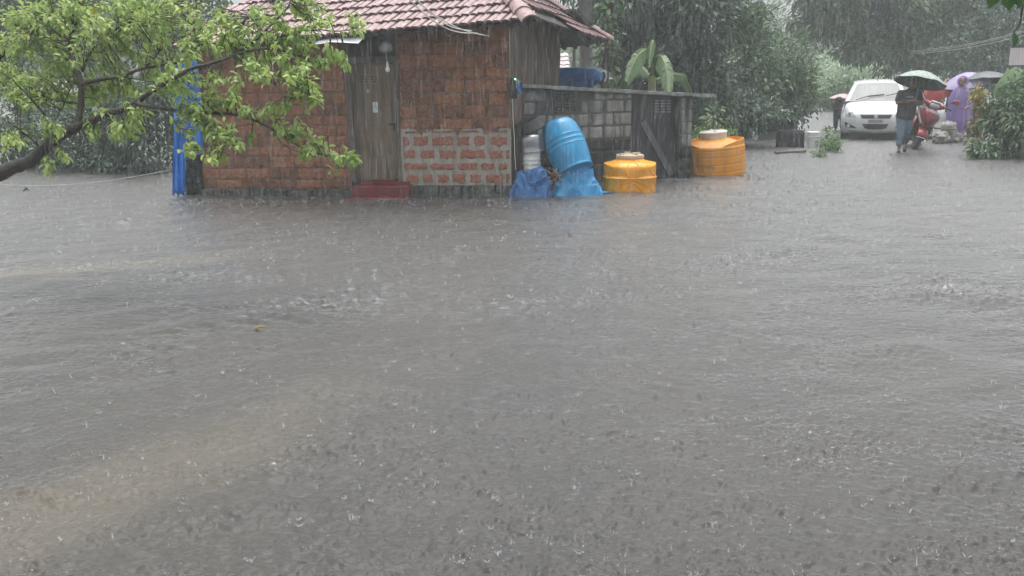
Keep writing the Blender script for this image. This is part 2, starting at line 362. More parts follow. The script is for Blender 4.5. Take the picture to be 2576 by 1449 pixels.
M_mudwall = mat('smoke_stained_mud_plaster', (.080, .058, .048), .9, noise=(4, (.13, .092, .075)), streak=((.03, .025, .024), .8), bump=(20, .4, .02))

def block(mb, Pf, u0, u1, z0, z1, d, rng, nu=8, nz=6, jit=.007):
    us = np.concatenate([[u0], np.linspace(u0 + .012, u1 - .012, nu - 2), [u1]]); zs = np.concatenate([[z0], np.linspace(z0 + .011, z1 - .011, nz - 2), [z1]]); rows = []
    for j, z in enumerate(zs):
        r = []
        for i, u in enumerate(us):
            edge = i in (0, nu - 1) or j in (0, nz - 1); corner = i in (0, nu - 1) and j in (0, nz - 1)
            uu = u + rng.uniform(-jit, jit); zz = z + rng.uniform(-jit, jit)
            if corner: uu += (.010 if i == 0 else -.010); zz += (.008 if j == 0 else -.008)
            r.append(Pf(uu, zz, -.004 if edge else d + rng.uniform(-.006, .006)))
        rows.append(r)
    mb.grid(rows)
def courses(mb, Pf, u0, u1, z0, z1, rh, bl, joint, d, rng, skip=None, jit=.012):
    z = z0; k = 0; choices = mb.mi if isinstance(mb.mi, tuple) else (mb.mi,)
    while z < z1 - .02:
        h = min(rh * rng.uniform(.86, 1.14), z1 - z); u = u0 - rng.uniform(0, bl) 
        while u < u1:
            l = bl * rng.uniform(.65, 1.35); mb.mi = choices[int(rng.integers(len(choices)))]; a, b = max(u, u0), min(u + l, u1)
            if b - a > .06 and not (skip and skip((a + b) / 2, z + h / 2)): block(mb, Pf, a + joint / 2, b - joint / 2, z + joint / 2, z + h - joint / 2, d * rng.uniform(.7, 1.2), rng, jit=jit)
            u += l
        z += h; k += 1

def build_house():
    rng = np.random.default_rng(11)
    uL = W(515, 490)[0]; dl = W(882, 440)[0]; dr = W(1009, 440)[0]; zt = 2.62; zp = .10; zd = W(940, 455)[1]
    ztop = W(940, 160)[1]
    # front walls on both sides of the doorway: backing with a reveal, then blocks standing a little proud of it
    wl = MB(); wl.box(HP((uL + dl) / 2, (zt - .5) / 2, -.14), (dl - uL, .28, zt + .5), Matrix.Rotation(-PHI, 3, 'Z'))
    wl.mi = (1, 1, 2); courses(wl, HP, uL, dl - .02, zp, zt, .172, .38, .018, .012, rng, jit=.011)
    wl.build('front_wall', [M_mudm, M_lat, M_lat2], house, angle=60)
    wr = MB(); wr.box(HP(dr / 2, (zt - .5) / 2, -.14), (-dr, .28, zt + .5), Matrix.Rotation(-PHI, 3, 'Z'))
    zc = W(1150, 325)[1]
    wr.mi = 2; courses(wr, HP, dr + .02, -.02, .17, zc, .186, .33, .072, .014, rng, jit=.020)
    wr.mi = (1, 4, 1); courses(wr, HP, dr + .02, -.01, zc, zt, .178, .36, .018, .014, rng, jit=.012)
    # clay-mud mortar on the upper half
    wr.mi = 3; wr.grid([[HP(dr + (0 - dr) * i / 60, z + ((.05 * math.sin(i * .35) + .04 * math.sin(i * .9 + 1) + rng.uniform(-.03, .03)) if z == zc else 0), .0025) for i in range(61)] for z in (zc, zt)])
    wr.build('front_wall', [M_cem, M_lat, M_latr, M_mudm, M_lat2], house, angle=60)
    # lintel wall above the door
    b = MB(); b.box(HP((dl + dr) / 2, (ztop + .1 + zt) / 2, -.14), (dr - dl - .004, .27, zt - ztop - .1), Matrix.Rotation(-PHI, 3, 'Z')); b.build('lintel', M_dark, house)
    # rubble plinth
    pl = MB()
    for a, bb, hh in ((uL - .02, dl + .1, .105), (dr - .05, .03, .17)):
        u = a
        while u < bb:
            l = rng.uniform(.18, .46); block(pl, lambda uu, zz, o: HP(uu, zz, o + .035), u + .006, min(u + l, bb) - .006, -.28, hh * rng.uniform(.8, 1.08), .035, rng, 7, 6, .024); u += l
        pl.box(HP((a + bb) / 2, -.1, -.12), (bb - a, .3, 2 * hh + .19), Matrix.Rotation(-PHI, 3, 'Z'))
    pl.build('plinth', M_stone, house, angle=70)
    # right side wall receding behind the shed roof, rear and left walls
    SD = Vector((math.sin(R_(15)), math.cos(R_(15)), 0)); sn = Vector((SD.y, -SD.x, 0)); Ls = 3.55
    sw = MB(); nn = 26; rows = []
    for j in range(12):
        z = -.3 + (zt + .3) * j / 11; rows.append([Chse + SD * (Ls * i / nn + .01) + UP * z + sn * (rng.uniform(-.014, .014)) + SD * (rng.uniform(-.03, .03) if i == nn else 0) for i in range(nn + 1)])
    sw.grid(rows); back = Chse + SD * Ls; bl = HP(uL, 0) + SD * Ls
    sw.grid([[back + UP * z, bl + UP * z] for z in (-.3, zt)]); sw.grid([[bl + UP * z, HP(uL, z, -.27)] for z in (-.3, zt)])
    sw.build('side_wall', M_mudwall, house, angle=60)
    # doorway: frame, board door, bolt, threshold steps
    f = MB(); Rz = Matrix.Rotation(-PHI, 3, 'Z'); jw = .085
    f.box(HP(dl + jw / 2, (zd + ztop) / 2, -.05), (jw, .12, ztop - zd + .02), Rz, .008); f.box(HP(dr - jw / 2 + .03, (zd + ztop) / 2, -.05), (jw - .02, .12, ztop - zd + .02), Rz, .008)
    f.box(HP((dl + dr) / 2, ztop + .05, -.05), (dr - dl, .12, .10), Rz, .008); f.build('door_frame', M_wood, house)
    d = MB(); d.box(HP((dl + dr) / 2 + .01, (zd + ztop) / 2, -.10), (dr - dl - 2 * jw + .04, .035, ztop - zd - .005), Rz, .004)
    door = d.build('door', M_door, house)
    v = MB()
    for k in range(3):
        for s in range(2):
            u0, z0 = W(907 + 24 * s, 193 + 6 * k, -.08); v.box(HP(u0 + .055, z0, -.079), (.10, .012, .012), Rz)
    v.build('vent_slots', M_black, door)
    lk = MB(); u0, z0 = W(985, 312, -.07); M_iron = mat('rusty_iron', (.03, .024, .02), .6, .6)
    lk.box(HP(u0, z0, -.07), (.10, .018, .018), Rz, .004); lk.tube([HP(u0 + .04, z0, -.065), HP(u0 + .045, z0 - .10, -.06)], .012, 6); lk.box(HP(u0 + .045, z0 - .02, -.072), (.03, .02, .06), Rz, .003)
    lk.build('bolt', M_iron, door)
    kn = MB(); u0, z0 = W(925, 229, -.08); kn.lathe([(.03, 0), (.03, .006)], HP(u0, z0, -.083), 16, Rz @ Matrix.Rotation(R_(90), 3, 'X')); kn.build('door_disc', mat('pale_tin', (.33, .31, .27), .5), door)
    st = MB(); a, b_ = W(885, 480, .25)[0], W(1029, 480, .25)[0]; zs = W(950, 468, .27)[1]
    st.box(HP((a + b_) / 2, (zs - .35) / 2, .13), (b_ - a, .27, zs + .35), Rz, .012)
    a2, b2 = W(868, 500, .45)[0], W(1020, 500, .45)[0]
    st.box(HP((a2 + b2) / 2, -.155, .355), (b2 - a2, .18, .35), Rz, .01)
    st.box(HP((a + b_) / 2 + .02, zd - .06, -.07), (dr - dl - .01, .14, .12), Rz, .008)
    st.build('step', M_redox, house)
    # black damp masonry stub at the left end, under the tarpaulin
    cb = MB(); ua = W(462, 480)[0]
    courses(cb, lambda u, z, o: HP(u, z, o + .03), ua, uL - .01, -.2, W(490, 388)[1], .125, .24, .012, .02, rng)
    cb.box(HP((ua + uL) / 2, (W(490, 388)[1] - .2) / 2, -.12), (uL - ua, .29, W(490, 388)[1] + .2), Rz); cb.build('pier', M_black, house, angle=60)

    # ---------------- roof: clay tiles laid course by course
    E1 = P(1330, 55, Chse.y - .95); E0 = P(470, 121, Chse.y + .10); Pk = P(1188, -105, 15.3); E2 = P(1528, 104, 17.3)
    right = (E1 - E0).normalized(); eL = (E1 - E0).length
    t = ((Pk - E1) + right * 1.9); tl = t.length; t.normalize(); nr = right.cross(t).normalized()
    prof = lambda a: .030 * (abs(math.sin(math.pi * a / .115)) ** .8) + (.014 if (a % .23) < .024 else 0)
    rf = MB(); sp = .30
    def tiles(O, U, T, Nn, ulen, rows, inside, first=0, ex=.31, lift=.035, seed=1):
        rg = random.Random(seed)
        nt_ = int(ulen / .23) + 2
        for r in range(first, rows):
            for k in range(-2, nt_):
                uc = k * .23 + .115 + (.115 if r % 2 else 0); b0 = r * ex
                if not inside(uc, b0 + ex * .5): continue
                ss = 10; l0 = lift + rg.uniform(-.006, .008); du = rg.uniform(-.004, .004); db = rg.uniform(-.012, .012)
                low = []; hi = []; und = []
                for i in range(ss + 1):
                    u = uc - .117 + .234 * i / ss; h = prof(i / ss * .2299)
                    low.append(O + U * (u + du) + T * (b0 + db) + Nn * (l0 + h)); hi.append(O + U * (u + du) + T * (b0 + ex * 1.12) + Nn * (.004 + h)); und.append(O + U * (u + du) + T * (b0 + db + .004) + Nn * (l0 + h - .034))
                
                for i in range(ss): rf.mi = 1 if i in (0, 4, 5, 9) and rg.random() < .8 else 0; rf.grid([low[i:i + 2], hi[i:i + 2]])  # most valley strips take the darker tile: groove shade put into the colour
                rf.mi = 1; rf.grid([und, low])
    tiles(E0, right, t, nr, eL, int(tl / .31), lambda u, b: -.15 < u < eL - 1.9 * b / tl * 1.0 + .02, seed=3)
    # hip end on the right: the side slope, its longer rear part, and the rear slope seen below
    U2 = (E2 - E1); u2l = U2.length; U2.normalize(); mid = E1.lerp(E2, .72); T2 = (Pk - mid); t2l = T2.length; T2.normalize(); N2 = U2.cross(T2).normalized()
    def in2(u, b):
        f = b / t2l; lo = f * .72 * u2l; hi_ = u2l - f * .28 * u2l
        jog = .52 if u < .60 * u2l else 0
        return lo - .02 < u < hi_ + .02 and b > jog
    tiles(E1, U2, T2, N2, u2l, int(t2l / .30) + 1, in2, ex=.30, seed=5)
    E3 = P(1385, 122, 18.2); U3 = (E3 - E2); u3l = U3.length; U3.normalize(); T3 = (Pk - (E2 * .3 + E3 * .7)); T3.normalize(); N3 = U3.cross(T3).normalized()
    tiles(E2, U3, T3, N3, u3l, 4, lambda u, b: 0 < u < u3l, ex=.30, seed=6)
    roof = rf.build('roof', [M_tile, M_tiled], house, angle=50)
    ri = MB()
    def caps(A, B, n, r=.10):
        for i in range(n):
            a = A.lerp(B, i / n); c = A.lerp(B, (i + 1.12) / n); ax = (c - a).normalized(); sd = ax.cross(UP).normalized(); up = sd.cross(ax)
            sec = []
            for q, (p, rr) in enumerate(((a, r * 1.12), (c, r * .92))):
                sec.append([p + sd * (math.cos(x) * rr * 1.25) + up * (math.sin(x) * rr + .03) for x in [math.pi * k / 8 for k in range(9)]])
            ri.mi = 0; ri.grid(sec); ri.grid([[p - up * .02 for p in sec[0]], sec[0]])
    caps(E1 + (E1 - Pk).normalized() * .12, Pk, 9); caps(E2 + (E2 - Pk).normalized() * .03, Pk, 9, .09)
    ri.build('ridge_tiles', [M_tile], roof, angle=50)
    # rafters and boarding under the tiles
    un = MB()
    def under(A, B, C_, D_, n, th=.03):
        n_ = (B - A).cross(D_ - A).normalized(); n_ = n_ if n_.z < 0 else -n_
        un.prism([p + n_ * .02 for p in (A, B, C_, D_)], n_ * th)
        for i in range(n):
            f = (i + .5) / n; a = A.lerp(B, f) + n_ * .075; b = D_.lerp(C_, f) + n_ * .075; un.tube([a, b], .035, 5)
    R0 = E0 + (t * tl)
    under(E0 + t * .05, E1 + t * .05 - right * .1, Pk, R0, 16); under(E1.lerp(Pk, .18) + U2 * .1, E2 + T2 * .05, Pk - UP * .02, Pk - UP * .03, 8); under(E2 + T3 * .05, E3 + T3 * .05, E3 + T3 * 1.4, E2 + T3 * 1.4, 5)
    0 and un.prism([E0 - nr * .03 + t * .03, E1 - nr * .03 + t * .03 - right * .05, E1 - UP * .11 + t * .03 - right * .05, E0 - UP * .11 + t * .03], t * .02)
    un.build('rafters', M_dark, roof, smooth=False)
    # rear half of the roof so the house is closed
    bk = MB(); bk.prism([Pk, R0, bl + UP * 2.35, back + UP * 2.35], (0, 0, -.05)); bk.build('rear_roof', M_tile, house, smooth=False)
    dm = MB(); c = P(702, 8, E0.y + 1.2); dm.box(c, (.25, .25, .5), None, .02); dm.box(c + Vector((0, 0, .27)), (.31, .31, .05), None, .01); dm.build('chimney', M_black, roof)
    return dict(E0=E0, E1=E1, E2=E2, E3=E3, right=right, t=t, eL=eL, uL=uL, SD=SD, sn=sn, dl=dl, dr=dr)
HS = build_house()

# ------------------------------------------------------------------ block shed against the house
S0 = G(1292, 478); S1 = G(1740, 447); SU = (S1 - S0); SU.z = 0; SU.normalize(); SNn = Vector((SU.y, -SU.x, 0))
def S(px, py, off=0.0):
    p = PL(px, py, S0 + SNn * off, SNn) - S0; return p.dot(SU), p.z
def SP(u, z, off=0.0): return S0 + SU * u + UP * z + SNn * off
SROT = Matrix.Rotation(math.atan2(SU.y, SU.x), 3, 'Z')
M_cblk = mat('pale_concrete_block', (.20, .20, .19), .85, noise=(8, (.29, .29, .275)), bump=(35, .5, .02), streak=((.035, .038, .035), .95))
M_cblkd = mat('algae_black_concrete_block', (.020, .022, .021), .8, noise=(5, (.065, .066, .062), .48, .78), bump=(30, .6, .02), streak=((.012, .013, .012), .8))
M_cmor = mat('dark_wet_mortar', (.055, .055, .052), .9, noise=(10, (.10, .10, .095)), bump=(30, .5, .02))
M_roofc = mat('mossy_concrete_slab', (.13, .14, .13), .55, noise=(10, (.30, .31, .30)), bump=(25, .5, .02), streak=((.05, .05, .05), .5))
def build_shed():
    rng = np.random.default_rng(5)
    sh = thing('concrete_block_shed', 'low grey concrete block shed with a black door adjoining the red house', 'shed', (S0.x, S0.y, 0))
    uD = S(1588, 400)[0]; uP0 = S(1707, 400)[0]; uP1 = S(1738, 400)[0]; zl = S(1312, 214)[1] - .05; zr = S(1735, 237)[1] - .03
    ztop = lambda u: zl + (zr - zl) * u / uP1
    w_ = MB(); w_.prism([SP(0, -.35, 0), SP(uD, -.35, 0), SP(uD, ztop(uD)), SP(0, ztop(0))], SNn * -.15)
    gx0, gz1 = S(1391, 232); gx1, gz0 = S(1449, 281)
    z = -.3; k = 0
    while z < zl - .05:
        h = .208; u = -.2 + (.2 if k % 2 else 0)
        while u < uD - .01:
            a, b = max(0.0, u), min(u + .40, uD); zz1 = min(z + h, ztop(a) - .02)
            if b - a > .07 and not (b > gx0 and a < gx1 and z + h > gz0 and z < gz1):
                w_.mi = 1 if (z > .92 or (z > .72 and rng.random() < .7) or (a > uD - .25 and z > .2)) else 2
                block(w_, SP, a + .012, b - .012, z + .012, zz1 - .012, .012, rng, 8, 6, .007)
            u += .40
        z += h; k += 1
    w_.build('front_wall', [M_cmor, M_cblk, M_cblkd], sh, angle=60)
    g = MB(); gw, gh = gx1 - gx0, gz1 - gz0
    g.box(SP((gx0 + gx1) / 2, (gz0 + gz1) / 2, .008), (gw, .012, gh), SROT); g.mi = 1
    for i in range(4): g.box(SP(gx0 + gw * (.04 + .92 * i / 3), (gz0 + gz1) / 2, .03), (.028, .035, gh), SROT, .004)
    for j in range(8): g.box(SP((gx0 + gx1) / 2, gz0 + gh * (.04 + .92 * j / 7), .024), (gw, .03, .018), SROT @ Matrix.Rotation(R_(25), 3, 'X'), .003)
    g.build('vent_grille', [M_black, M_cmor], sh)
    pr = MB(); z = -.3; k = 0
    while z < zr - .03:
        h = min(.21, zr - z - .02); pr.mi = 0 if z > .45 else 1
        for (nm, Pf, a, b) in (('f', SP, uP0 + .01, uP0 + .15), ('f', SP, uP0 + .16, uP1)):
            block(pr, Pf, a, b, z + .006, z + h - .006, .008, rng, 6, 5, .004)
        z += h; k += 1
    pr.mi = 2; pr.prism([SP(uP0, -.35), SP(uP1, -.35), SP(uP1, zr), SP(uP0, zr)], SNn * -1.9); pr.build('pillar', [M_cblk, M_cblkd, M_cmor], sh, angle=60)
    # door leaf with a diagonal brace and a small slatted vent
    M_dd = mat('black_wet_door_board', (.010, .011, .012), .6, noise=(6, (.028, .029, .031)), streak=((.05, .052, .054), .2), bump=(30, .3, .01))
    d = MB(); d.prism([SP(uD + .02, -.3, -.09), SP(uP0 - .01, -.3, -.09), SP(uP0 - .01, ztop(uP0) - .01, -.09), SP(uD + .02, ztop(uD) - .01, -.09)], SNn * -.04); door = d.build('door', M_dd, sh, smooth=False)
    br = MB(); A = S(1617, 305, -.06); B = S(1690, 440, -.06); a3, b3 = SP(*A, -.065), SP(*B, -.065); ax = (b3 - a3); l = ax.length; ax.normalize(); sd = ax.cross(SNn).normalized() * .055
    br.prism([a3 + sd, b3 + sd, b3 - sd, a3 - sd], SNn * -.024); br.build('brace', mat('grey_timber_brace', (.07, .07, .072), .7, noise=(6, (.12, .12, .12)), streak=((.03, .03, .03), .6)), door, smooth=False)
    vv = MB()
    for i in range(3):
        for j in range(5):
            a = S(1649 + 15 * i + 3.2, 253 + 7 * j + .6, -.08); vv.box(SP(*a, -.083), (.075, .012, .019), SROT @ Matrix.Rotation(R_(20), 3, 'X'))
    vv.build('vent_slats', mat('pale_slat', (.34, .33, .35), .6, noise=(30, (.15, .15, .16))), door)
    # slab roof, side wall and back
    uE = S(1802, 238, .12)[0]; ro = MB(); zL, zR = S(1312, 210, .14)[1], S(1800, 238, .14)[1]
    n = 30; top = []; bot = []
    for i in range(n + 1):
        u = -.05 + (uE + .05) * i / n; zz = zL + (zR - zL) * i / n + rng.uniform(-.006, .006); top.append((u, zz)); bot.append((u, zz - .045))
    front = [SP(u, z, .14 + rng.uniform(-.012, .012)) for u, z in top]; frb = [p - UP * (.045 + rng.uniform(0, .012)) for p in front]
    bkp = [SP(u, z + .02, -1.9) for u, z in top]; bkb = [p - UP * .05 for p in bkp]
    ro.grid([frb, front, bkp, bkb]); ro.grid([bkb, frb]); ro.add([frb[-1], front[-1], bkp[-1], bkb[-1]], [(0, 1, 2, 3)]); ro.build('roof_slab', M_roofc, sh, angle=50)
    sw = MB(); sw.prism([SP(0, -.3, -1.75), SP(uP1 - .02, -.3, -1.75), SP(uP1 - .02, zr - .02, -1.75), SP(0, zl - .02, -1.75)], SNn * -.12); sw.build('rear_wall', M_cblkd, sh, smooth=False)
    return sh
shed = build_shed()
# ------------------------------------------------------------------ things around the house
def text_obj(name, s, size, m, parent, loc, rot, ext=.001):
    c = bpy.data.curves.new(name, 'FONT'); c.body = s; c.size = size; c.extrude = ext; c.align_x = 'CENTER'; c.align_y = 'CENTER'
    tmp = bpy.data.objects.new(name, c); COL.objects.link(tmp); bpy.context.view_layer.update()
    me = bpy.data.meshes.new_from_object(tmp.evaluated_get(bpy.context.evaluated_depsgraph_get())); bpy.data.objects.remove(tmp)
    me.name = name; me.materials.clear(); me.materials.append(m); me.transform(Matrix.Translation(Vector(loc)) @ rot.to_4x4())
    if parent is not None: me.transform(Matrix.Translation(-rootloc(parent)))
    o = bpy.data.objects.new(name, me); COL.objects.link(o); o.parent = parent; return o
def basis(x, z):       # columns x, y, z from an x axis and a normal
    z = Vector(z).normalized(); x = (Vector(x) - z * Vector(x).dot(z)).normalized(); y = z.cross(x); return Matrix((x, y, z)).transposed()

M_bluebar = mat('blue_barrel_plastic', (.014, .22, .43), .30, noise=(5, (.025, .29, .54)), streak=((.03, .12, .24), .5), bump=(5, .25, .02))
M_tarp = mat('blue_tarpaulin', (.022, .105, .27), .38, noise=(7, (.04, .15, .36)), bump=(16, .35, .03))
M_tarpl = mat('bright_blue_tarpaulin', (.045, .27, .55), .35, noise=(7, (.08, .37, .66)), bump=(16, .35, .03))
M_tarpd = mat('deep_blue_tarpaulin', (.012, .135, .50), .45, noise=(4, (.02, .18, .58)), bump=(20, .25, .02))
M_yel = mat('yellow_tank_plastic', (.86, .355, .004), .30, noise=(3, (.60, .26, .014)), streak=((.42, .19, .03), .3))
M_yeld = mat('yellow_tank_wet_plastic', (.68, .27, .006), .34, noise=(3, (.56, .22, .006)), streak=((.30, .14, .03), .4))
M_lid = mat('cream_lid_plastic', (.50, .40, .27), .5, noise=(5, (.36, .29, .2)))
M_lidw = mat('white_lid_plastic', (.62, .58, .54), .5, noise=(5, (.5, .46, .42)))
M_whitep = mat('white_bucket_plastic', (.72, .73, .70), .4, noise=(4, (.60, .61, .58)))
M_alu = mat('dented_aluminium', (.34, .34, .35), .34, .9, noise=(6, (.22, .22, .235)), bump=(9, .25, .02))
M_blackp = mat('black_plastic', (.016, .017, .018), .4, noise=(5, (.03, .03, .032)))
M_cable = mat('white_cable', (.55, .54, .52), .5)
M_rope = mat('pale_rope', (.45, .46, .47), .7)
M_paper = mat('pale_paper', (.55, .62, .60), .7)

def barrel():
    base = P(1448, 430, 13.55); ax = Vector((-.335, .40, .86)).normalized()
    t = thing('blue_barrel', 'large blue plastic barrel tilted against the shed wall', 'barrel', base)
    m = basis(Vector((1, 0, 0)), ax)
    pr = [(.0, 0), (.245, 0), (.268, .004), (.272, .02), (.262, .036), (.262, .05), (.278, .14), (.290, .26), (.295, .36), (.2955, .370), (.299, .375), (.299, .380), (.2955, .385), (.2955, .452), (.299, .457), (.299, .462), (.2955, .467), (.293, .536), (.2965, .541), (.296, .546), (.2925, .551), (.2915, .564), (.280, .66), (.265, .74), (.245, .80), (.215, .845), (.16, .875), (.08, .885), (0, .887)]
    pr = [(r * 1.05, z * .94) for r, z in pr]; b = MB(); b.lathe(pr, base, 40, m, cap=False); b.build('barrel_body', M_bluebar, t, angle=75)
    for a in (.8, 3.6):
        h = MB(); c = base + m @ Vector((.12 * math.cos(a), .12 * math.sin(a), .827)); h.lathe([(.035, -.02), (.035, .012), (.03, .016)], c, 14, m); h.build('bung_cap', M_bluebar, t)
barrel()
def stack():
    c = P(1338, 418, 13.62); c.z = .40
    tb = thing('white_bucket', 'white plastic bucket under the upturned aluminium pot', 'bucket', c)
    b = MB(); b.lathe([(.112, -.22), (.120, -.02), (.128, 0), (.128, .014), (.122, .018), (.124, .07), (.130, .075), (.130, .088), (.125, .092), (.127, .13), (.134, .136), (.134, .15), (.128, .155), (.13, .24), (.136, .245), (.136, .262)], c, 30); b.build('bucket_body', M_whitep, tb, angle=60)
    hd = MB(); hd.tube([c + Vector((.138 * math.cos(a), -.138 * abs(math.sin(a)) - .01, .1 - .1 * math.sin(a))) for a in np.linspace(0, math.pi, 14)], .0035, 5); hd.build('handle', M_cable, tb)
    pc = c + Vector((.0, 0, .262)); m = basis(Vector((1, 0, .09)), Vector((-.10, -.05, 1)))
    tp = thing('aluminium_pot', 'dented aluminium cooking pot turned upside down on a white bucket', 'pot', pc)
    p_ = MB(); p_.lathe([(.0, .262), (.08, .262), (.125, .252), (.155, .225), (.168, .18), (.172, .10), (.170, .03), (.182, .016), (.185, .004), (.18, 0), (.166, .006), (.164, .1), (.155, .2), (.1, .24), (0, .245)], pc, 40, m, cap=False); p_.build('pot_body', M_alu, tp, angle=60)
    r = MB(); r.lathe([(.183, 0), (.187, .006), (.183, .012), (.179, .006), (.183, 0)], pc, 40, m, cap=False); r.build('pot_rim', M_alu, tp)
    bc = P(1334, 327, 13.75); m2 = basis(Vector((1, 0, .45)), Vector((-.36, -.12, .9)))
    t3 = thing('black_basin', 'black plastic basin tilted upside down above the aluminium pot', 'basin', bc)
    q = MB(); q.lathe([(0, .15), (.14, .15), (.175, .14), (.205, .06), (.22, 0), (.238, -.006), (.242, .002), (.234, .012), (.22, .05), (.185, .155), (.14, .168), (0, .17)], bc, 36, m2, cap=False); q.build('basin_body', M_blackp, t3, angle=50)
    r = MB(); r.lathe([(.235, -.008), (.246, -.002), (.246, .010), (.235, .014)], bc, 36, m2, cap=False); r.build('basin_rim', M_blackp, t3)
stack()

def drape(name, label, px0, px1, pyt, pyb, Y, m, seed, apx=.5, flat=.35):
    rng = np.random.default_rng(seed); a0, a1 = P(px0, pyb, Y), P(px1, pyb, Y); top = P((px0 + px1) / 2, pyt, Y).z
    cx = (a0 + a1) / 2; cx.z = 0; hw = (a1 - a0).length / 2; na, ns = 120, 34; rows = []
    cr = [(rng.uniform(0, 6.28), rng.uniform(.10, .30), rng.uniform(.03, .11) * rng.choice([-1, 1, 1]), rng.uniform(-1.5, 1.5)) for _ in range(26)]
    lump = [(rng.uniform(-.6, .6), rng.uniform(-.6, .6), rng.uniform(.2, .4), rng.uniform(-.10, .12)) for _ in range(8)]
    for i in range(ns):
        s = i / (ns - 1); r = []
        for j in range(na + 1):
            a = 2 * math.pi * j / na
            f = sum(h * math.exp(-((((a - c0 - sl * (s - .5) + math.pi) % (2 * math.pi)) - math.pi) / wd) ** 2) for c0, wd, h, sl in cr)
            rad = s ** .62 * (1 + f * min(1, s * 1.3) + .10 * abs(math.sin(2 * a))); x, y = math.cos(a) * rad, math.sin(a) * rad * .8
            z = (1 - max(0, s) ** 2.9) + sum(h * math.exp(-((x - u) ** 2 + (y - v) ** 2) / w_ ** 2) for u, v, w_, h in lump) * (1 - s) + f * .5 * s * (1 - s)
            r.append(cx + Vector((x * hw * 1.0 + hw * (apx - .5) * 1.5 * (1 - s), y * hw * .62 + .0, top * z - .12 * s + rng.uniform(-.004, .004))))
        rows.append(r)
    from mathutils import noise as mn
    for i in range(1, ns):
        for j in range(na + 1):
            q = rows[i][j]; v = (q - cx); nn = Vector((v.x, v.y * 1.2, max(.1, v.z) * .8)).normalized(); w_ = Vector((v.x + seed, v.y, v.z * .75)) * 3.4
            k = (1 - abs(mn.noise(w_))) ** 5 * .075 + (1 - abs(mn.noise(w_ * 2.1 + Vector((3, 1, 7))))) ** 6 * .05 + (1 - abs(mn.noise(w_ * 4.6))) ** 6 * .025; rows[i][j] = q + nn * (k - .07) * min(1, i / 6) * (1 if i < ns - 9 else .45)
    mb = MB(); mb.grid(rows); o = mb.build(name, m, None, angle=45); tag(o, label, 'tarpaulin', 'blue tarpaulins by the shed')
    return o
drape('tarpaulin', 'dark blue crumpled tarpaulin heaped below the aluminium pot and white bucket', 1286, 1388, 420, 491, 13.42, M_tarp, 4, .56)
drape('tarpaulin', 'bright blue crumpled tarpaulin draped under the tilted blue barrel', 1386, 1512, 414, 486, 13.55, M_tarpl, 9, .62)
def hem():
    mb = MB(); rows = []; rng = random.Random(3)
    for k, off in enumerate((0, 14, 30)):
        rows.append([G(px, 497 - off * .35 - (px - 1290) * .055 + rng.uniform(-1.5, 1.5), .018 - .014 * k) for px in range(1388, 1560, 8)])
    mb.grid(rows); tag(mb.build('tarpaulin', M_tarpl), 'loose flat blue tarpaulin edge floating in the water beside the yellow tank', 'tarpaulin', 'blue tarpaulins by the shed')
hem()
def sticks():
    t = thing('firewood_bundle', 'small bundle of broken brown sticks poking out between the two tarpaulins', 'firewood', G(1392, 470))
    M = mat('brown_stick', (.10, .07, .05), .8, noise=(12, (.2, .15, .11)))
    for (a, b) in (((1380, 452), (1402, 424)), ((1386, 440), (1408, 446)), ((1376, 430), (1396, 452)), ((1390, 425), (1412, 456)), ((1384, 460), (1412, 440)), ((1396, 470), (1400, 430))):
        mb = MB(); mb.tube([P(*a, 13.2), P((a[0] + b[0]) / 2 + 1, (a[1] + b[1]) / 2 - 2, 13.18), P(*b, 13.22)], [.012, .014, .010], 6); mb.build('stick', M, t)
sticks()

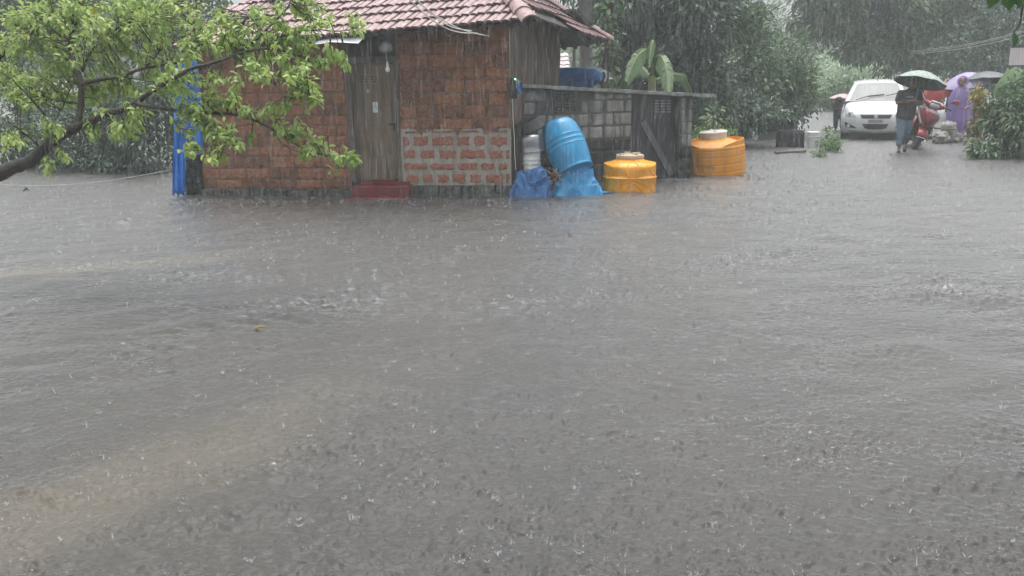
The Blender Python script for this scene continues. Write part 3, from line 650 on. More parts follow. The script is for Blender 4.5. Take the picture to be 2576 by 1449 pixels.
def tank_small():
    c = G(1592, 486); c.y += .40; c.z = 0
    t = thing('yellow_water_tank', 'small yellow water tank with diagonal ribs and a cream lid standing before the shed door', 'water tank', c, group='yellow water tanks')
    prof = [(-.30, .385), (-.1, .398), (0, .402), (.10, .405), (.19, .407), (.205, .414), (.222, .414), (.23, .402), (.28, .401), (.34, .398), (.385, .388), (.415, .365), (.44, .315), (.46, .255), (.477, .218), (.49, .205), (.50, .20)]
    zs = [p[0] for p in prof]; rs = [p[1] for p in prof]
    def surf(a, z, off=0.0):
        r = float(np.interp(z, zs, rs)); ca, sa = math.cos(a), math.sin(a)
        sq = (abs(ca) ** 4.2 + abs(sa) ** 4.2) ** (-1 / 4.2); k = np.interp(z, [.3, .46], [.42, .05]); r *= (1 - k) + k * sq
        lug = np.interp(z, [.30, .345, .405, .432, .45], [0, .05, .24, .20, 0]) * max(0, abs(ca) ** 10)
        r = (r * (1 + lug) + off); r = min(r, .405 + off) if z > .24 else r
        return c + Vector((r * ca, r * sa, z))
    b = MB(); na = 72; zz = list(np.linspace(-.3, .19, 6)) + [.203, .21, .222, .23] + list(np.linspace(.25, .5, 20))
    b.grid([[surf(2 * math.pi * j / na, z) for j in range(na + 1)] for z in zz]); body = b.build('tank_body', M_yel, t, angle=50)
    rb = MB()
    def rib(pts, r=.009): rb.tube([surf(a, z, .001) for a, z in pts], r, 6)
    F = -math.pi / 2
    for s in (-1, 1):
        rib([(F + s * x, z) for x, z in ((.98, -.02), (.75, .04), (.45, .12), (.18, .185), (.02, .195))]); rib([(F + s * x, z) for x, z in ((1.25, .02), (1.05, .10), (.8, .165), (.55, .19))])
        rib([(F + s * x, z) for x, z in ((.5, -.02), (.3, .06), (.12, .13), (0, .15))])
        rib([(F + s * x, z) for x, z in ((.10, .485), (.22, .42), (.26, .36), (.2, .29), (.1, .235))]); rib([(F + s * x, z) for x, z in ((.42, .465), (.62, .40), (.72, .34), (.85, .28), (1.0, .24))], .008)
    rib([(F + .22 * math.cos(q), -.02 + .07 * math.sin(q)) for q in np.linspace(0, math.pi, 9)], .008)
    rb.build('rib', M_yel, t)
    l = MB(); l.lathe([(.20, .50), (.215, .502), (.218, .535), (.212, .548), (.19, .556), (.10, .562), (0, .564)], c, 36, cap=False)
    for a in (.5, 1.9, 3.6, 5.2): l.box(c + Vector((.12 * math.cos(a), .12 * math.sin(a), .568)), (.15, .028, .022), Matrix.Rotation(a, 3, 'Z'), .006)
    l.build('lid', M_lid, t, angle=40)
    s_ = MB(); s_.lathe([(.4155, .206), (.4175, .213), (.4155, .22)], c, 60, cap=False, fn=lambda a, i, z: .0 + ((surf(a, .213) - c - Vector((0, 0, .213))).length + .002) / .4155); s_.build('mould_seam', M_yeld, t)
tank_small()
def tank_big():
    c = G(1814, 443); c.y += .50; c.z = 0
    t = thing('yellow_water_tank', 'wide round yellow water tank with horizontal bands floating at the far corner of the shed', 'water tank', c, group='yellow water tanks')
    tilt = Matrix.Rotation(R_(-4.2), 3, 'Y')
    prof = [(.50, -.3), (.53, -.05)]
    for z in (.06, .19, .32, .44): prof += [(.545, z - .075), (.545, z - .02), (.545, z - .012), (.5395, z - .006), (.5395, z + .006), (.545, z + .012), (.545, z + .02)]
    prof += [(.545, .475), (.535, .50), (.515, .51), (.49, .512), (.40, .56), (.30, .60), (.235, .625), (.225, .632)]
    b = MB(); b.lathe(prof, c, 72, tilt, cap=False); b.build('tank_body', M_yeld, t, angle=45)
    # raised collar round the shoulder, open at the front where the domed top shows its creases
    k = MB(); A = np.linspace(R_(-84), R_(230), 60)
    def ringz(r, z): return [c + tilt @ Vector((r * math.cos(a), r * math.sin(a), z - (.085 * (1 - min(1, min(i, 59 - i) / 11)) ** 2 if z > .52 else 0))) for i, a in enumerate(A)]
    k.grid([ringz(.535, .49), ringz(.53, .60), ringz(.515, .605), ringz(.505, .50)]); k.build('collar', M_yeld, t, angle=40)
    for a in (R_(-60), R_(-95), R_(-128), R_(-20), R_(60), R_(140)):
        cr = MB(); cr.tube([c + tilt @ Vector((r * math.cos(a), r * math.sin(a), z)) for r, z in ((.25, .622), (.32, .60), (.40, .565), (.47, .528))], [.012, .016, .016, .012], 6)
    cr.build('crease', M_yeld, t)
    l = MB(); l.lathe([(.232, .625), (.236, .70), (.245, .704), (.247, .735), (.235, .748), (.1, .756), (0, .757)], c, 40, tilt, cap=False)
    for a in (0, 1.57): l.box(c + tilt @ Vector((0, 0, .76)), (.40, .03, .02), tilt @ Matrix.Rotation(a, 3, 'Z'), .005)
    l.build('lid', M_lidw, t, angle=40)
    M_ink = mat('dark_print', (.07, .03, .01), .6)
    for s, px, py, sz in (('OLE DWTG', 1771, 421, .075), ('CPVT', 1768, 387, .045)):
        d = ray(px, py); o = CC - c; a_ = d.x ** 2 + d.y ** 2; b_ = 2 * (o.x * d.x + o.y * d.y); q = o.x ** 2 + o.y ** 2 - .553 ** 2; p = CC + d * ((-b_ - math.sqrt(max(b_ * b_ - 4 * a_ * q, 0))) / (2 * a_))
        n = Vector((p.x - c.x, p.y - c.y, 0)).normalized(); text_obj('printed_mark', s, sz, M_ink, t, p + n * .001, basis(Vector((-n.y, n.x, -.07)), n), .0005)
tank_big()

# --- fittings hung on the house front and its corner
def fittings():
    Rz = Matrix.Rotation(-PHI, 3, 'Z')
    u, z = W(970, 116, .35); c = HP(u, z, .35)
    t = thing('hanging_lamp_shade', 'torn grey plastic lamp shade hanging under the eave above the bulb', 'lamp shade', c)
    M_sh = mat('grey_translucent_plastic', (.23, .24, .26), .4, noise=(9, (.36, .37, .39)))
    b = MB(); b.lathe([(.02, .085), (.05, .075), (.085, .03), (.095, -.02), (.09, -.06), (.06, -.085), (.03, -.09), (.028, -.085), (.058, -.078), (.086, -.055), (.091, -.02), (.081, .028), (.048, .07), (.02, .08)], c, 20, cap=False, fn=lambda a, i, z: 1 + .10 * math.sin(3 * a + z * 9)); b.build('shade', M_sh, t)
    e = MB(); e.tube([c + Vector((0, 0, .08)), c + Vector((.005, 0, .22))], .004, 5); e.build('cord', M_blackp, t)
    u2, z2 = W(975, 172, .35); c2 = HP(u2, z2, .35)
    t = thing('light_bulb', 'unlit white light bulb on a thin cord in front of the door', 'light bulb', c2)
    b = MB(); b.lathe([(0, -.055), (.02, -.05), (.033, -.03), (.034, -.01), (.026, .012), (.02, .02)], c2, 18, cap=False); b.build('bulb', mat('white_bulb', (.75, .76, .76), .35), t)
    b = MB(); b.lathe([(.021, .018), (.021, .05), (.016, .055), (.014, .085), (.006, .095)], c2, 14); b.build('lamp_holder', M_whitep, t)
    b = MB(); b.tube([c2 + Vector((0, 0, .09)), HP(u, z - .09, .35)], .0035, 5); b.build('cord', M_cable, t)
    # sheet of tin wedged below the tiles
    y = Chse.y - .35; pts = [P(918, 93, y - .1), P(901, 109, y - .25), P(868, 107, y - .25), P(832, 106, y - .22), P(800, 111, y - .2), P(776, 119, y - .18), P(800, 104, y), P(830, 98, y), P(870, 96, y)]
    b = MB(); b.prism(pts, (0, .02, .012)); tag(b.build('tin_sheet', mat('pale_tin_sheet', (.40, .41, .43), .4, .3, noise=(6, (.3, .31, .33))), smooth=False), 'pale bent tin sheet wedged under the roof tiles beside the door', 'tin sheet')
    # paper on the door
    p4 = [W(937, 257, -.075), W(950, 257, -.075), W(951, 283, -.075), W(938, 283, -.075)]
    tp = thing('paper_notice', 'small torn pale green paper notice stuck on the wooden door', 'notice', HP(*p4[0], -.078))
    b = MB(); b.prism([HP(u, z, -.0795) for u, z in p4[::-1]], HN * .0025); b.build('paper', M_paper, tp, smooth=False)
    b = MB(); M_ink = mat('dark_green_ink', (.03, .10, .08), .7); qs = [W(944 + dx, 258 + dy, -.075) for dx, dy in ((0, 0), (.8, 3), (.6, 6), (-.4, 9), (-.2, 13))]; b.tube([HP(u, z, -.0765) for u, z in qs], .004, 5)
    for dx in (-3, 3): qs = [W(944 + dx + ex, 268 + dy, -.075) for ex, dy in ((0, 0), (.7, 3), (0, 6))]; b.tube([HP(u, z, -.0765) for u, z in qs], .003, 5)
    b.build('ink_mark', M_ink, tp)
    # electricity meter box, its indicator, blue rag and loose white wire at the corner
    c = P(1291, 222, Chse.y - .06); t = thing('meter_box', 'dark electricity meter box with a small green indicator light on the house corner', 'meter box', c)
    b = MB(); b.box(c, (.11, .09, .30), None, .012); b.build('box', M_blackp, t)
    b = MB(); b.box(c + Vector((.062, -.05, .06)), (.05, .03, .12), None, .006); b.build('cover_plate', mat('grey_cover', (.30, .33, .34), .5), t)
    b = MB(); b.sphere(P(1296, 199, c.y - .08), .011, 10, 8); b.build('indicator_light', mat('green_led', (.2, .9, .3), .4, emis=((.25, 1.0, .35), 3.0)), t)
    b = MB(); q = P(1308, 220, c.y - .05); b.grid([[q + Vector((dx + .012 * math.sin(7 * dz + 3 * dx * 30), .02 * math.sin(dx * 90 + dz * 20), dz)) for dx in np.linspace(-.045, .045, 7)] for dz in np.linspace(.08, -.09, 8)])
    o = b.build('blue_rag', M_tarp); o.modifiers.new('thick', 'SOLIDIFY').thickness = .006; tag(o, 'small blue rag hanging from the meter box', 'rag')
    b = MB(); b.tube([P(1289, 245, c.y - .02), P(1291, 300, c.y - .03), P(1294, 350, c.y - .02), P(1295, 390, c.y - .03), P(1298, 428, c.y - .02)], .006, 6); tag(b.build('wire', M_cable), 'thin white wire running down the wall from the meter box', 'wire')
    ca = thing('cable', 'bundle of pale cables sagging from above the roof to the eave', 'cable', P(1231, 91, Chse.y - .75))
    for k, (dx, dy, ex, ey) in enumerate(((0, 0, 0, 0), (7, -3, -44, -14), (-8, 4, -30, -8))):
        b = MB(); A, B = P(1030 + dx, -12 + dy, 11.2), P(1231 + ex, 91 + ey, Chse.y - .78); n = 14
        b.tube([A.lerp(B, i / n) - UP * (.10 + .02 * k) * math.sin(math.pi * i / n) for i in range(n + 1)], .007, 5); b.build('strand', M_cable, ca)
fittings()

def hanging_tarp():
    Y = Chse.y + .62; rng = random.Random(8); b = MB(); n = 22
    def sheet(top, bot, Yo, nn, wob):
        rows = []
        for j in range(nn + 1):
            s = j / nn; r = []
            for i in range(n + 1):
                f = i / n; a = [top[0][0] + (top[1][0] - top[0][0]) * f, top[0][1] + (top[1][1] - top[0][1]) * f]; c = [bot[0][0] + (bot[1][0] - bot[0][0]) * f, bot[0][1] + (bot[1][1] - bot[0][1]) * f]
                sx = s ** .55; px = a[0] + (c[0] - a[0]) * sx; py = a[1] + (c[1] - a[1]) * s
                r.append(P(px + rng.uniform(-.3, .3), py + (rng.uniform(-5, 5) if j == nn else 0), Yo + wob * math.sin(f * 15 + 1.2 * math.sin(s * 4)) * (.3 + s) + .02 * math.sin(s * 9 + f * 4)))
            rows.append(r)
        b.grid(rows)
    sheet(((462, 150), (494, 152)), ((466, 388), (513, 386)), Y - .02, 26, .016)
    sheet(((446, 152), (474, 152)), ((433, 486), (467, 488)), Y - .10, 34, .022)
    for px, l in ((436, 10), (447, 14), (458, 6), (464, 12)): b.tube([P(px, 484, Y - .1), P(px + 2, 484 + l, Y - .1)], [.02, .008], 5)
    o = b.build('tarpaulin', M_tarpd, angle=70); o.modifiers.new('thick', 'SOLIDIFY').thickness = .004
    tag(o, 'long deep blue tarpaulin hanging from the eave at the left end of the house', 'tarpaulin')
    b = MB(); A, B = P(428, 428, Y), P(-90, 458, 15.5); n = 16; b.tube([A.lerp(B, i / n) - UP * .14 * math.sin(math.pi * i / n) for i in range(n + 1)], .0045, 5); tag(b.build('rope', M_rope), 'thin pale rope stretched low over the water from the blue tarpaulin', 'rope')
hanging_tarp()

def behind_shed():
    # covered drum on its side seen over the shed roof
    a, b_ = P(1385, 195, 17.6), P(1512, 190, 17.2); ax = (b_ - a).normalized(); L = (b_ - a).length; m = basis(Vector((0, 0, 1)), ax); rng = random.Random(2)
    t = thing('covered_drum', 'drum wrapped in dark blue sheeting lying behind the shed roof', 'drum', a)
    b = MB(); b.lathe([(0, 0), (.16, .0), (.165, L * .3), (.165, L * .7), (.15, L * .92), (.10, L), (0, L)], a, 30, m, cap=False, fn=lambda q, i, z: 1 + .06 * math.sin(5 * q + z * 6) + .03 * math.sin(11 * q)); b.build('sheeting', M_tarp, t)
    s = MB(); s.grid([[a + ax * (L * (.05 + .8 * i / 12)) + Vector((0, -.15 + .02 * math.sin(i * 1.7 + j), .03 - .45 * j / 6)) for i in range(13)] for j in range(7)]); o = s.build('flap', M_tarp, t); o.modifiers.new('thick', 'SOLIDIFY').thickness = .006
    k = MB(); k.tube([P(1506, 173, 17), P(1516, 176, 16.9), P(1523, 182, 16.9), P(1526, 192, 17), P(1521, 206, 17)], .014, 6); k.tube([P(1500, 176, 17), P(1512, 181, 16.9), P(1520, 178, 17)], .014, 6); k.build('tie_rope', M_rope, t)
    st = MB(); 
    for f in (.15, .8):
        p = a + ax * L * f; st.tube([Vector((p.x, p.y, -.4)), p - UP * .1], .05, 7)
    st.build('stand', M_dark, t)
    p = P(1444, 140, 18.6); b = MB(); b.tube([Vector((p.x, p.y, -.3)), Vector((p.x, p.y, 2.42))], .032, 8); tag(b.build('post', M_wood), 'thin wooden post holding up the rear eave of the house', 'post')
    # small outbuilding with pale tiles
    c = P(1412, 172, 27.5); h = thing('tiled_outbuilding', 'small outbuilding with a pale tiled roof far behind the house', 'outbuilding', (c.x, c.y, 0))
    z0 = c.z; x1 = P(1436, 172, 27.5).x; x0 = x1 - 3.4; y = c.y
    b = MB(); b.box(((x0 + x1) / 2 - .1, y + 1.2, (z0 - .5) / 2), (3.0, 2.0, z0 + .5 - .04)); b.build('wall', M_mudwall, h)
    r = MB(); rows = []
    for j in range(4):
        for (o, zz) in ((0, .0), (1, .055)):
            rows.append([Vector((x0 + (x1 - x0) * i / 68, y - .15 + .33 * (j + o), z0 - .05 + .125 * (j + o) + (.03 if o == 0 else .0) + .028 * abs(math.sin(math.pi * i / 4)))) for i in range(69)])
    r.grid(rows); o = r.build('roof', mat('pale_pink_tile', (.42, .34, .35), .5, noise=(9, (.5, .43, .44))), h); o.modifiers.new('thick', 'SOLIDIFY').thickness = .03
behind_shed()
# ------------------------------------------------------------------ trees and plants
LM_near = leaf_mat('young_guava_leaf', (.19, .30, .08), (.39, .51, .15), (.40, .36, .05), .36, .40)
LM_dark = leaf_mat('dark_wet_leaf', (.042, .082, .050), (.095, .155, .096), None, .22, .18)
LM_mid = leaf_mat('mid_green_leaf', (.050, .105, .042), (.105, .185, .075), (.16, .19, .06), .35, .22)
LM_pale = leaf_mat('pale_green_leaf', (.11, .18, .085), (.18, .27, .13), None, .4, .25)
LM_grass = leaf_mat('fresh_weed_leaf', (.07, .15, .03), (.15, .27, .07), (.2, .25, .06), .4, .25)
LM_yel = leaf_mat('yellowing_leaf', (.22, .19, .03), (.30, .24, .06), (.13, .15, .05), .4, .25)
M_bark = mat('wet_brown_bark', (.030, .024, .018), .6, noise=(14, (.075, .06, .046), .4, .75), bump=(30, .8, .02))
M_barkg = mat('grey_palm_bark', (.10, .095, .085), .8, noise=(8, (.17, .165, .15)), bump=(20, .6, .02))

def crown(blobs, n, rng, clump=.42, per=26):
    """points and outward directions for leaves gathered in clumps inside the given ellipsoids"""
    w_ = np.array([b[1][0] * b[1][1] * b[1][2] for b in blobs]) ** .75; w_ = w_ / w_.sum()
    nc = max(6, n // per); bi = rng.choice(len(blobs), nc, p=w_); pos = []; dr = []
    for k in range(nc):
        c, r = np.array(blobs[bi[k]][0], float), np.array(blobs[bi[k]][1], float)
        v = rng.normal(size=3); v /= np.linalg.norm(v); q = rng.random() ** .42
        cc = c + v * r * q; m = rng.poisson(per); cs = clump * rng.uniform(.5, 1.3)
        u = rng.normal(size=(m, 3)); u /= np.linalg.norm(u, axis=1, keepdims=True); rad = rng.random((m, 1)) ** .5
        pos.append(cc + u * rad * cs * np.array([1, 1, .7])); dr.append(u * .9 + v * .55 + np.array([0, 0, -.25]) + rng.normal(0, .25, (m, 3)))
    return np.concatenate(pos), np.concatenate(dr)
def tree(name, label, cat, x, y, z0, th, tr, blobs, n, L, lm, seed, group=None, clump=.42, wl=.42, lean=(0, 0), bark=None, limbs=7, per=26, tint=(0, 1), branches=True):
    rng = np.random.default_rng(seed); t = thing(name, label, cat, (x, y, z0), 0, group)
    b0 = Vector((x, y, z0)); bl = [((x + c[0], y + c[1], c[2]), r) for c, r in blobs]
    top = Vector((x + lean[0], y + lean[1], th))
    if tr > 0:
        mb = MB(); pts = [b0.lerp(top, f) + Vector((rng.normal(0, tr * .35), rng.normal(0, tr * .35), 0)) * (1 if 0 < f < 1 else 0) for f in np.linspace(0, 1, 7)]
        mb.tube(pts, [tr * (1.35 - .75 * f) for f in np.linspace(0, 1, 7)], 9); mb.build('trunk', bark or M_bark, t)
        mb = MB()
        for k in range(limbs):
            c, r = bl[k % len(bl)]; s = pts[3 + k % 4]; v = rng.normal(size=3); e = Vector(c) + Vector(v / np.linalg.norm(v) * np.array(r) * .75); m_ = s.lerp(e, .5) + Vector((0, 0, .25))
            mb.tube([s, m_, e], [tr * .45, tr * .28, tr * .1], 6)
        if limbs: mb.build('limbs', bark or M_bark, t)
    pos, dr = crown(bl, n, rng, clump, per)
    h = (pos[:, 2] - pos[:, 2].min()) / (np.ptp(pos[:, 2]) + 1e-6)
    leaves('crown', pos, dr, L, wl, lm, t, rng, tint=np.clip(rng.uniform(tint[0], tint[1], len(pos)) * .8 + rng.normal(0, .12, len(pos)), 0, 1))
    return t
def X(px, Y): return P(px, 300, Y).x
def Zp(px, py, Y): return P(px, py, Y).z
def blob(px0, px1, py0, py1, Y, dy=1.2, x=0, y=0):   # ellipsoid seen between these pixels at depth Y, relative to a base at x, y
    a, b = P(px0, py1, Y), P(px1, py0, Y); return ((((a.x + b.x) / 2 - x), Y - y, (a.z + b.z) / 2), (abs(b.x - a.x) / 2, dy, abs(b.z - a.z) / 2))
def ptree(name, label, cat, px, Y, th_py, tr, bls, n, L, lm, seed, **kw):
    x = X(px, Y); return tree(name, label, cat, x, Y, -.35, Zp(px, th_py, Y), tr, [blob(*b[:4], Y + (b[4] if len(b) > 4 else 0), b[5] if len(b) > 5 else 1.2, x, Y) for b in bls], n, L, lm, seed, **kw)

# left bank: hedge of bushes at the water's edge and the trees behind it
for i, (a, b, top, Y, lm, n, lab) in enumerate((
    (-120, 60, 300, 18.6, LM_mid, 2600, 'grey green bush at the left edge of the photo beyond the rope'),
    (30, 170, 285, 19.6, LM_dark, 2600, 'dark bush on the far bank between the edge bush and the hedge end'),
    (130, 260, 255, 18.9, LM_dark, 3400, 'dark dense bush on the far bank below the forked branch'),
    (235, 350, 235, 18.4, LM_dark, 3600, 'dark tall bush on the far bank left of the blue tarpaulin'),
    (330, 450, 215, 18.2, LM_dark, 3800, 'darkest bush close beside the hanging blue tarpaulin'))):
    ptree('bush', lab, 'bush', (a + b) / 2, Y, top + 60, .04, [(a, b, top, 440), (a + 20, b - 10, top - 30, top + 90, .4)], n, .11, lm, 40 + i, group='bushes along the far left bank', clump=.3, limbs=3)
for i, (px, Y, a, b, t_, u, lm, lab) in enumerate((
    (60, 23.5, -180, 190, -120, 300, LM_mid, 'mid green tree behind the left bank bushes at the photo edge'),
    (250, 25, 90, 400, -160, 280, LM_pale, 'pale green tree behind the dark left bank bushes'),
    (430, 24, 330, 600, -120, 250, LM_mid, 'green tree rising behind the left end of the house'))):
    ptree('bank_tree', lab, 'tree', px, Y, 120, .12, [(a, b, t_, u, .3, 1.8), (a + 40, b - 60, t_ - 60, (t_ + u) / 2, 1, 1.4)], 6500, .15, lm, 60 + i, group='trees on the left bank', clump=.45)

# right of the house: palm trunks, big-leaved trees, banana, undergrowth
def palm():
    x, Y = X(1474, 21), 21.0; t = thing('areca_palm', 'palm with a straight grey trunk and hanging fronds behind the tiled roof', 'palm tree', (x, Y, -.35))
    b = MB(); b.tube([Vector((x + .02 * math.sin(k), Y, -.35 + 6.2 * k / 8)) for k in range(9)], [.17, .16, .155, .15, .15, .145, .14, .135, .13], 12); b.build('trunk', M_barkg, t)
    rng = np.random.default_rng(4); ps = []; ds = []; fr = MB()
    for k in range(13):
        a = 2 * math.pi * k / 13 + rng.normal(0, .15); l = rng.uniform(1.3, 1.9); h = Vector((x, Y, 5.1 + rng.uniform(-.9, .5))); pts = []
        for s in np.linspace(0, 1, 12): pts.append(h + Vector((math.cos(a) * l * s * (1 - .25 * s), math.sin(a) * l * s * (1 - .25 * s), .5 * s - 2.3 * s * s)))
        fr.tube(pts, list(np.linspace(.02, .006, 12)), 5)
        for q in range(1, 12):
            d = (pts[q] - pts[q - 1]).normalized(); sd = d.cross(UP).normalized()
            for s_ in (-1, 1): 
                for jj in range(2): ps.append(pts[q - 1].lerp(pts[q], jj * .5)); ds.append(sd * s_ * .8 + d * .5 - UP * .9)
    fr.build('frond_rib', M_barkg, t); leaves('crown', [tuple(p) for p in ps], [tuple(d) for d in ds], .55, .10, LM_dark, t, rng, droop=.5)
palm()
def leaning_trunk():
    t = thing('creeper_trunk', 'leaning dark trunk overgrown with creeper beside the wrapped drum', 'tree', P(1530, 300, 19.5)); 
    b = MB(); pts = [P(px, py, 19.5) for px, py in ((1520, 330), (1519, 260), (1518, 200), (1522, 140), (1530, 80), (1538, 0), (1545, -90))]; b.tube(pts, [.13, .12, .115, .11, .105, .10, .09], 10); b.build('trunk', M_bark, t)
    rng = np.random.default_rng(9); n = 420; s = rng.random(n) * 6; i = np.clip(s.astype(int), 0, 5); pp = np.array([list(pts[k].lerp(pts[k + 1], float(f))) for k, f in zip(i, s - i)]); a = rng.uniform(0, 6.28, n); o = np.stack([np.cos(a), np.sin(a), 0 * a], 1)
    leaves('crown', pp + o * .12 * rng.uniform(.9, 2.4, (n, 1)), o + np.array([0, 0, -.5]) + rng.normal(0, .4, (n, 3)), .15, .6, LM_mid, t, rng)
leaning_trunk()
ptree('jackfruit_tree', 'dark tree with large glossy leaves directly right of the tiled roof', 'tree', 1600, 23.5, 60, .16, [(1500, 1720, -190, 140, 0, 1.6), (1530, 1700, 60, 330, .6, 1.2), (1440, 1560, -150, 60, 1.2, 1)], 6500, .20, LM_dark, 80, group='trees behind the shed', clump=.4, wl=.5, per=14)
ptree('jackfruit_tree', 'dark tree with dense crown behind the middle of the shed roof', 'tree', 1745, 22.6, 80, .15, [(1640, 1850, -160, 170, 0, 1.5), (1650, 1840, 90, 335, .4, 1.2)], 7500, .16, LM_dark, 81, group='trees behind the shed', clump=.4, wl=.5, per=16)
ptree('jackfruit_tree', 'grey green tree with pointed top left of the thin distant pole', 'tree', 1870, 25, 120, .13, [(1790, 1960, 55, 330, 0, 1.5), (1840, 1935, 5, 130, .2, .8), (1800, 1880, -60, 90, .8, .8)], 7500, .14, LM_mid, 82, group='trees behind the shed', clump=.42, per=20)
ptree('jackfruit_tree', 'lighter bushy tree at the right end of the grove beside the flooded road', 'tree', 1975, 26, 170, .10, [(1890, 2060, 90, 320, 0, 1.5), (1930, 2045, 150, 300, -.8, 1)], 6500, .13, LM_mid, 83, group='trees behind the shed', clump=.4, per=22, tint=(.2, 1))
ptree('bush', 'low dark bush filling the gap under the grove behind the big yellow tank', 'bush', 1840, 22, 290, .04, [(1720, 1990, 235, 332, 0, .9)], 3600, .12, LM_dark, 84, clump=.3, limbs=3)
ptree('bush', 'bright green weeds behind the large yellow tank', 'bush', 1770, 17.6, 335, 0, [(1738, 1812, 318, 372, 0, .4), (1790, 1850, 322, 350, .6, .4)], 800, .085, LM_grass, 85, clump=.14, limbs=0, per=14)
ptree('sapling', 'thin sapling with drooping leaves under the shed roof corner', 'sapling', 1796, 16.9, 275, .012, [(1782, 1818, 268, 330, 0, .2)], 60, .16, LM_pale, 86, clump=.14, limbs=3, per=6, wl=.3)

def banana():
    Y = 18.6; x = X(1640, Y); t = thing('banana_plant', 'banana plant with torn drooping pale green leaves behind the shed roof', 'banana plant', (x, Y, -.35))
    b = MB(); b.tube([Vector((x, Y, -.35)), Vector((x + .02, Y, .6)), P(1640, 190, Y)], [.13, .11, .07], 10); b.build('trunk', mat('banana_stem', (.12, .15, .07), .5, noise=(6, (.2, .2, .1))), t)
    rng = random.Random(6); LMb = mat('banana_leaf', (.050, .095, .034), .4, noise=(9, (.085, .145, .05))); M_rib = mat('banana_midrib', (.2, .26, .10), .4)
    def leaf(pts, wid, tw=0.0, gap=.25, seed=1):
        rg = random.Random(seed); n = len(pts); mb = MB(); rib = MB(); rib.tube(pts, list(np.linspace(.022, .006, n)), 6)
        for i in range(n - 1):
            d = (pts[i + 1] - pts[i]).normalized(); f = (i + .5) / n; wv = wid * math.sin(math.pi * min(1, f * .93 + .07)) ** .6
            for s in (-1, 1):
                side = d.cross(Vector((math.sin(tw), -math.cos(tw), .25))).normalized() * s
                tip = side * wv + d * wv * .35 - UP * wv * rg.uniform(.15, .5); sh = rg.uniform(0, gap)
                a, c = pts[i], pts[i].lerp(pts[i + 1], 1 - sh * .3)
                mb.grid([[a, a + tip * .5 + UP * .02, a + tip * .97 - UP * .04], [c, c + tip * .5 + UP * .02, c + tip * rg.uniform(.9, 1.03) - UP * .06]])
        o = mb.build('leaf', LMb, t, angle=80); rib.build('midrib', M_rib, o)
    q = lambda l, dy=0: [P(a, b_, Y + dy * k / len(l)) for k, (a, b_) in enumerate(l)]
    dens = lambda l, m=20: [tuple(np.array([np.interp(s, range(len(l)), [p[k] for p in l]) for k in (0, 1)])) for s in np.linspace(0, len(l) - 1, m)]
    leaf(q(dens([(1642, 190), (1637, 140), (1625, 122), (1605, 138), (1588, 170), (1575, 205)]), -1.0), .15, .2, .3, 2)
    leaf(q(dens([(1642, 190), (1648, 145), (1662, 138), (1674, 160), (1680, 195), (1682, 232)]), -1.1), .15, -.3, .3, 3)
    leaf(q(dens([(1642, 190), (1643, 160), (1645, 118), (1643, 100), (1636, 130), (1634, 170)]), -.6), .08, .3, .1, 4)
    leaf(q(dens([(1640, 195), (1615, 170), (1590, 175), (1565, 205), (1548, 240)]), .9), .12, .1, .3, 5)
    leaf(q(dens([(1650, 200), (1690, 185), (1722, 190), (1738, 225), (1742, 250)]), .5), .08, .1, .1, 7)
banana()

# beyond the road
ptree('mango_tree', 'large overhanging tree with drooping dark foliage behind the white car', 'tree', 2400, 37, 60, .28, [(1985, 2190, -160, 100, -2, 2), (2110, 2360, -200, 130, -1, 2.2), (2180, 2330, 60, 188, -1.8, 1.2), (2010, 2110, 20, 120, -2, 1), (2330, 2500, -200, 120, 0, 2), (2250, 2400, 10, 190, -.5, 1.5), (2100, 2220, 60, 160, -2, 1.2)], 24000, .25, LM_mid, 90, clump=.5, wl=.34, per=22, limbs=9)
ptree('roadside_tree', 'very dark tree behind the umbrellas at the right of the road', 'tree', 2450, 33, 110, .2, [(2340, 2560, 60, 250, 0, 2), (2430, 2640, -60, 220, .5, 2), (2360, 2450, 40, 250, 1, 1.4)], 9000, .17, LM_dark, 91, clump=.5, tint=(0, .6), per=24)
ptree('roadside_tree', 'pale hazy bush tree left of the white car across the road', 'tree', 2120, 46, 200, .12, [(2030, 2215, 125, 275, 0, 2.5), (2070, 2240, 160, 290, 2, 2)], 6000, .22, leaf_mat('haze_paled_leaf', (.32, .43, .28), (.46, .56, .40), None, .4, .3), 92, clump=.6, per=22)  # leaf colour lightened in place of thicker haze at this distance
ptree('bush', 'hazy bush at the road bend behind the pink umbrella', 'bush', 2120, 40, 255, .05, [(2060, 2200, 205, 290, 0, 1.5)], 2400, .17, LM_mid, 93, clump=.45, limbs=3)
for i, (px, Y, a, b, t_, lab) in enumerate(((1900, 78, 1780, 2020, 10, 'faint far tree in the mist behind the thin pole'), (2080, 85, 1960, 2200, 60, 'faint far tree in the mist above the road bend'), (1480, 70, 1380, 1570, 70, 'faint far tree in the mist seen under the rear eave'), (2500, 80, 2360, 2680, -10, 'faint far tree in the mist at the right edge'), (300, 60, -200, 520, -60, 'faint far tree in the mist behind the left bank'), (1700, 75, 1560, 1800, -60, 'faint far tree in the mist behind the dark grove'), (2280, 90, 2180, 2400, 40, 'faint far tree in the mist behind the white car'))):
    ptree('far_tree', lab, 'tree', px, Y, t_ + 80, .2, [(a, b, t_, 260, 0, 4), (a + 50, b - 40, t_ - 50, 200, 2, 4)], 3500, .42, LM_pale, 100 + i, group='far trees in the mist', clump=1.1, per=22)

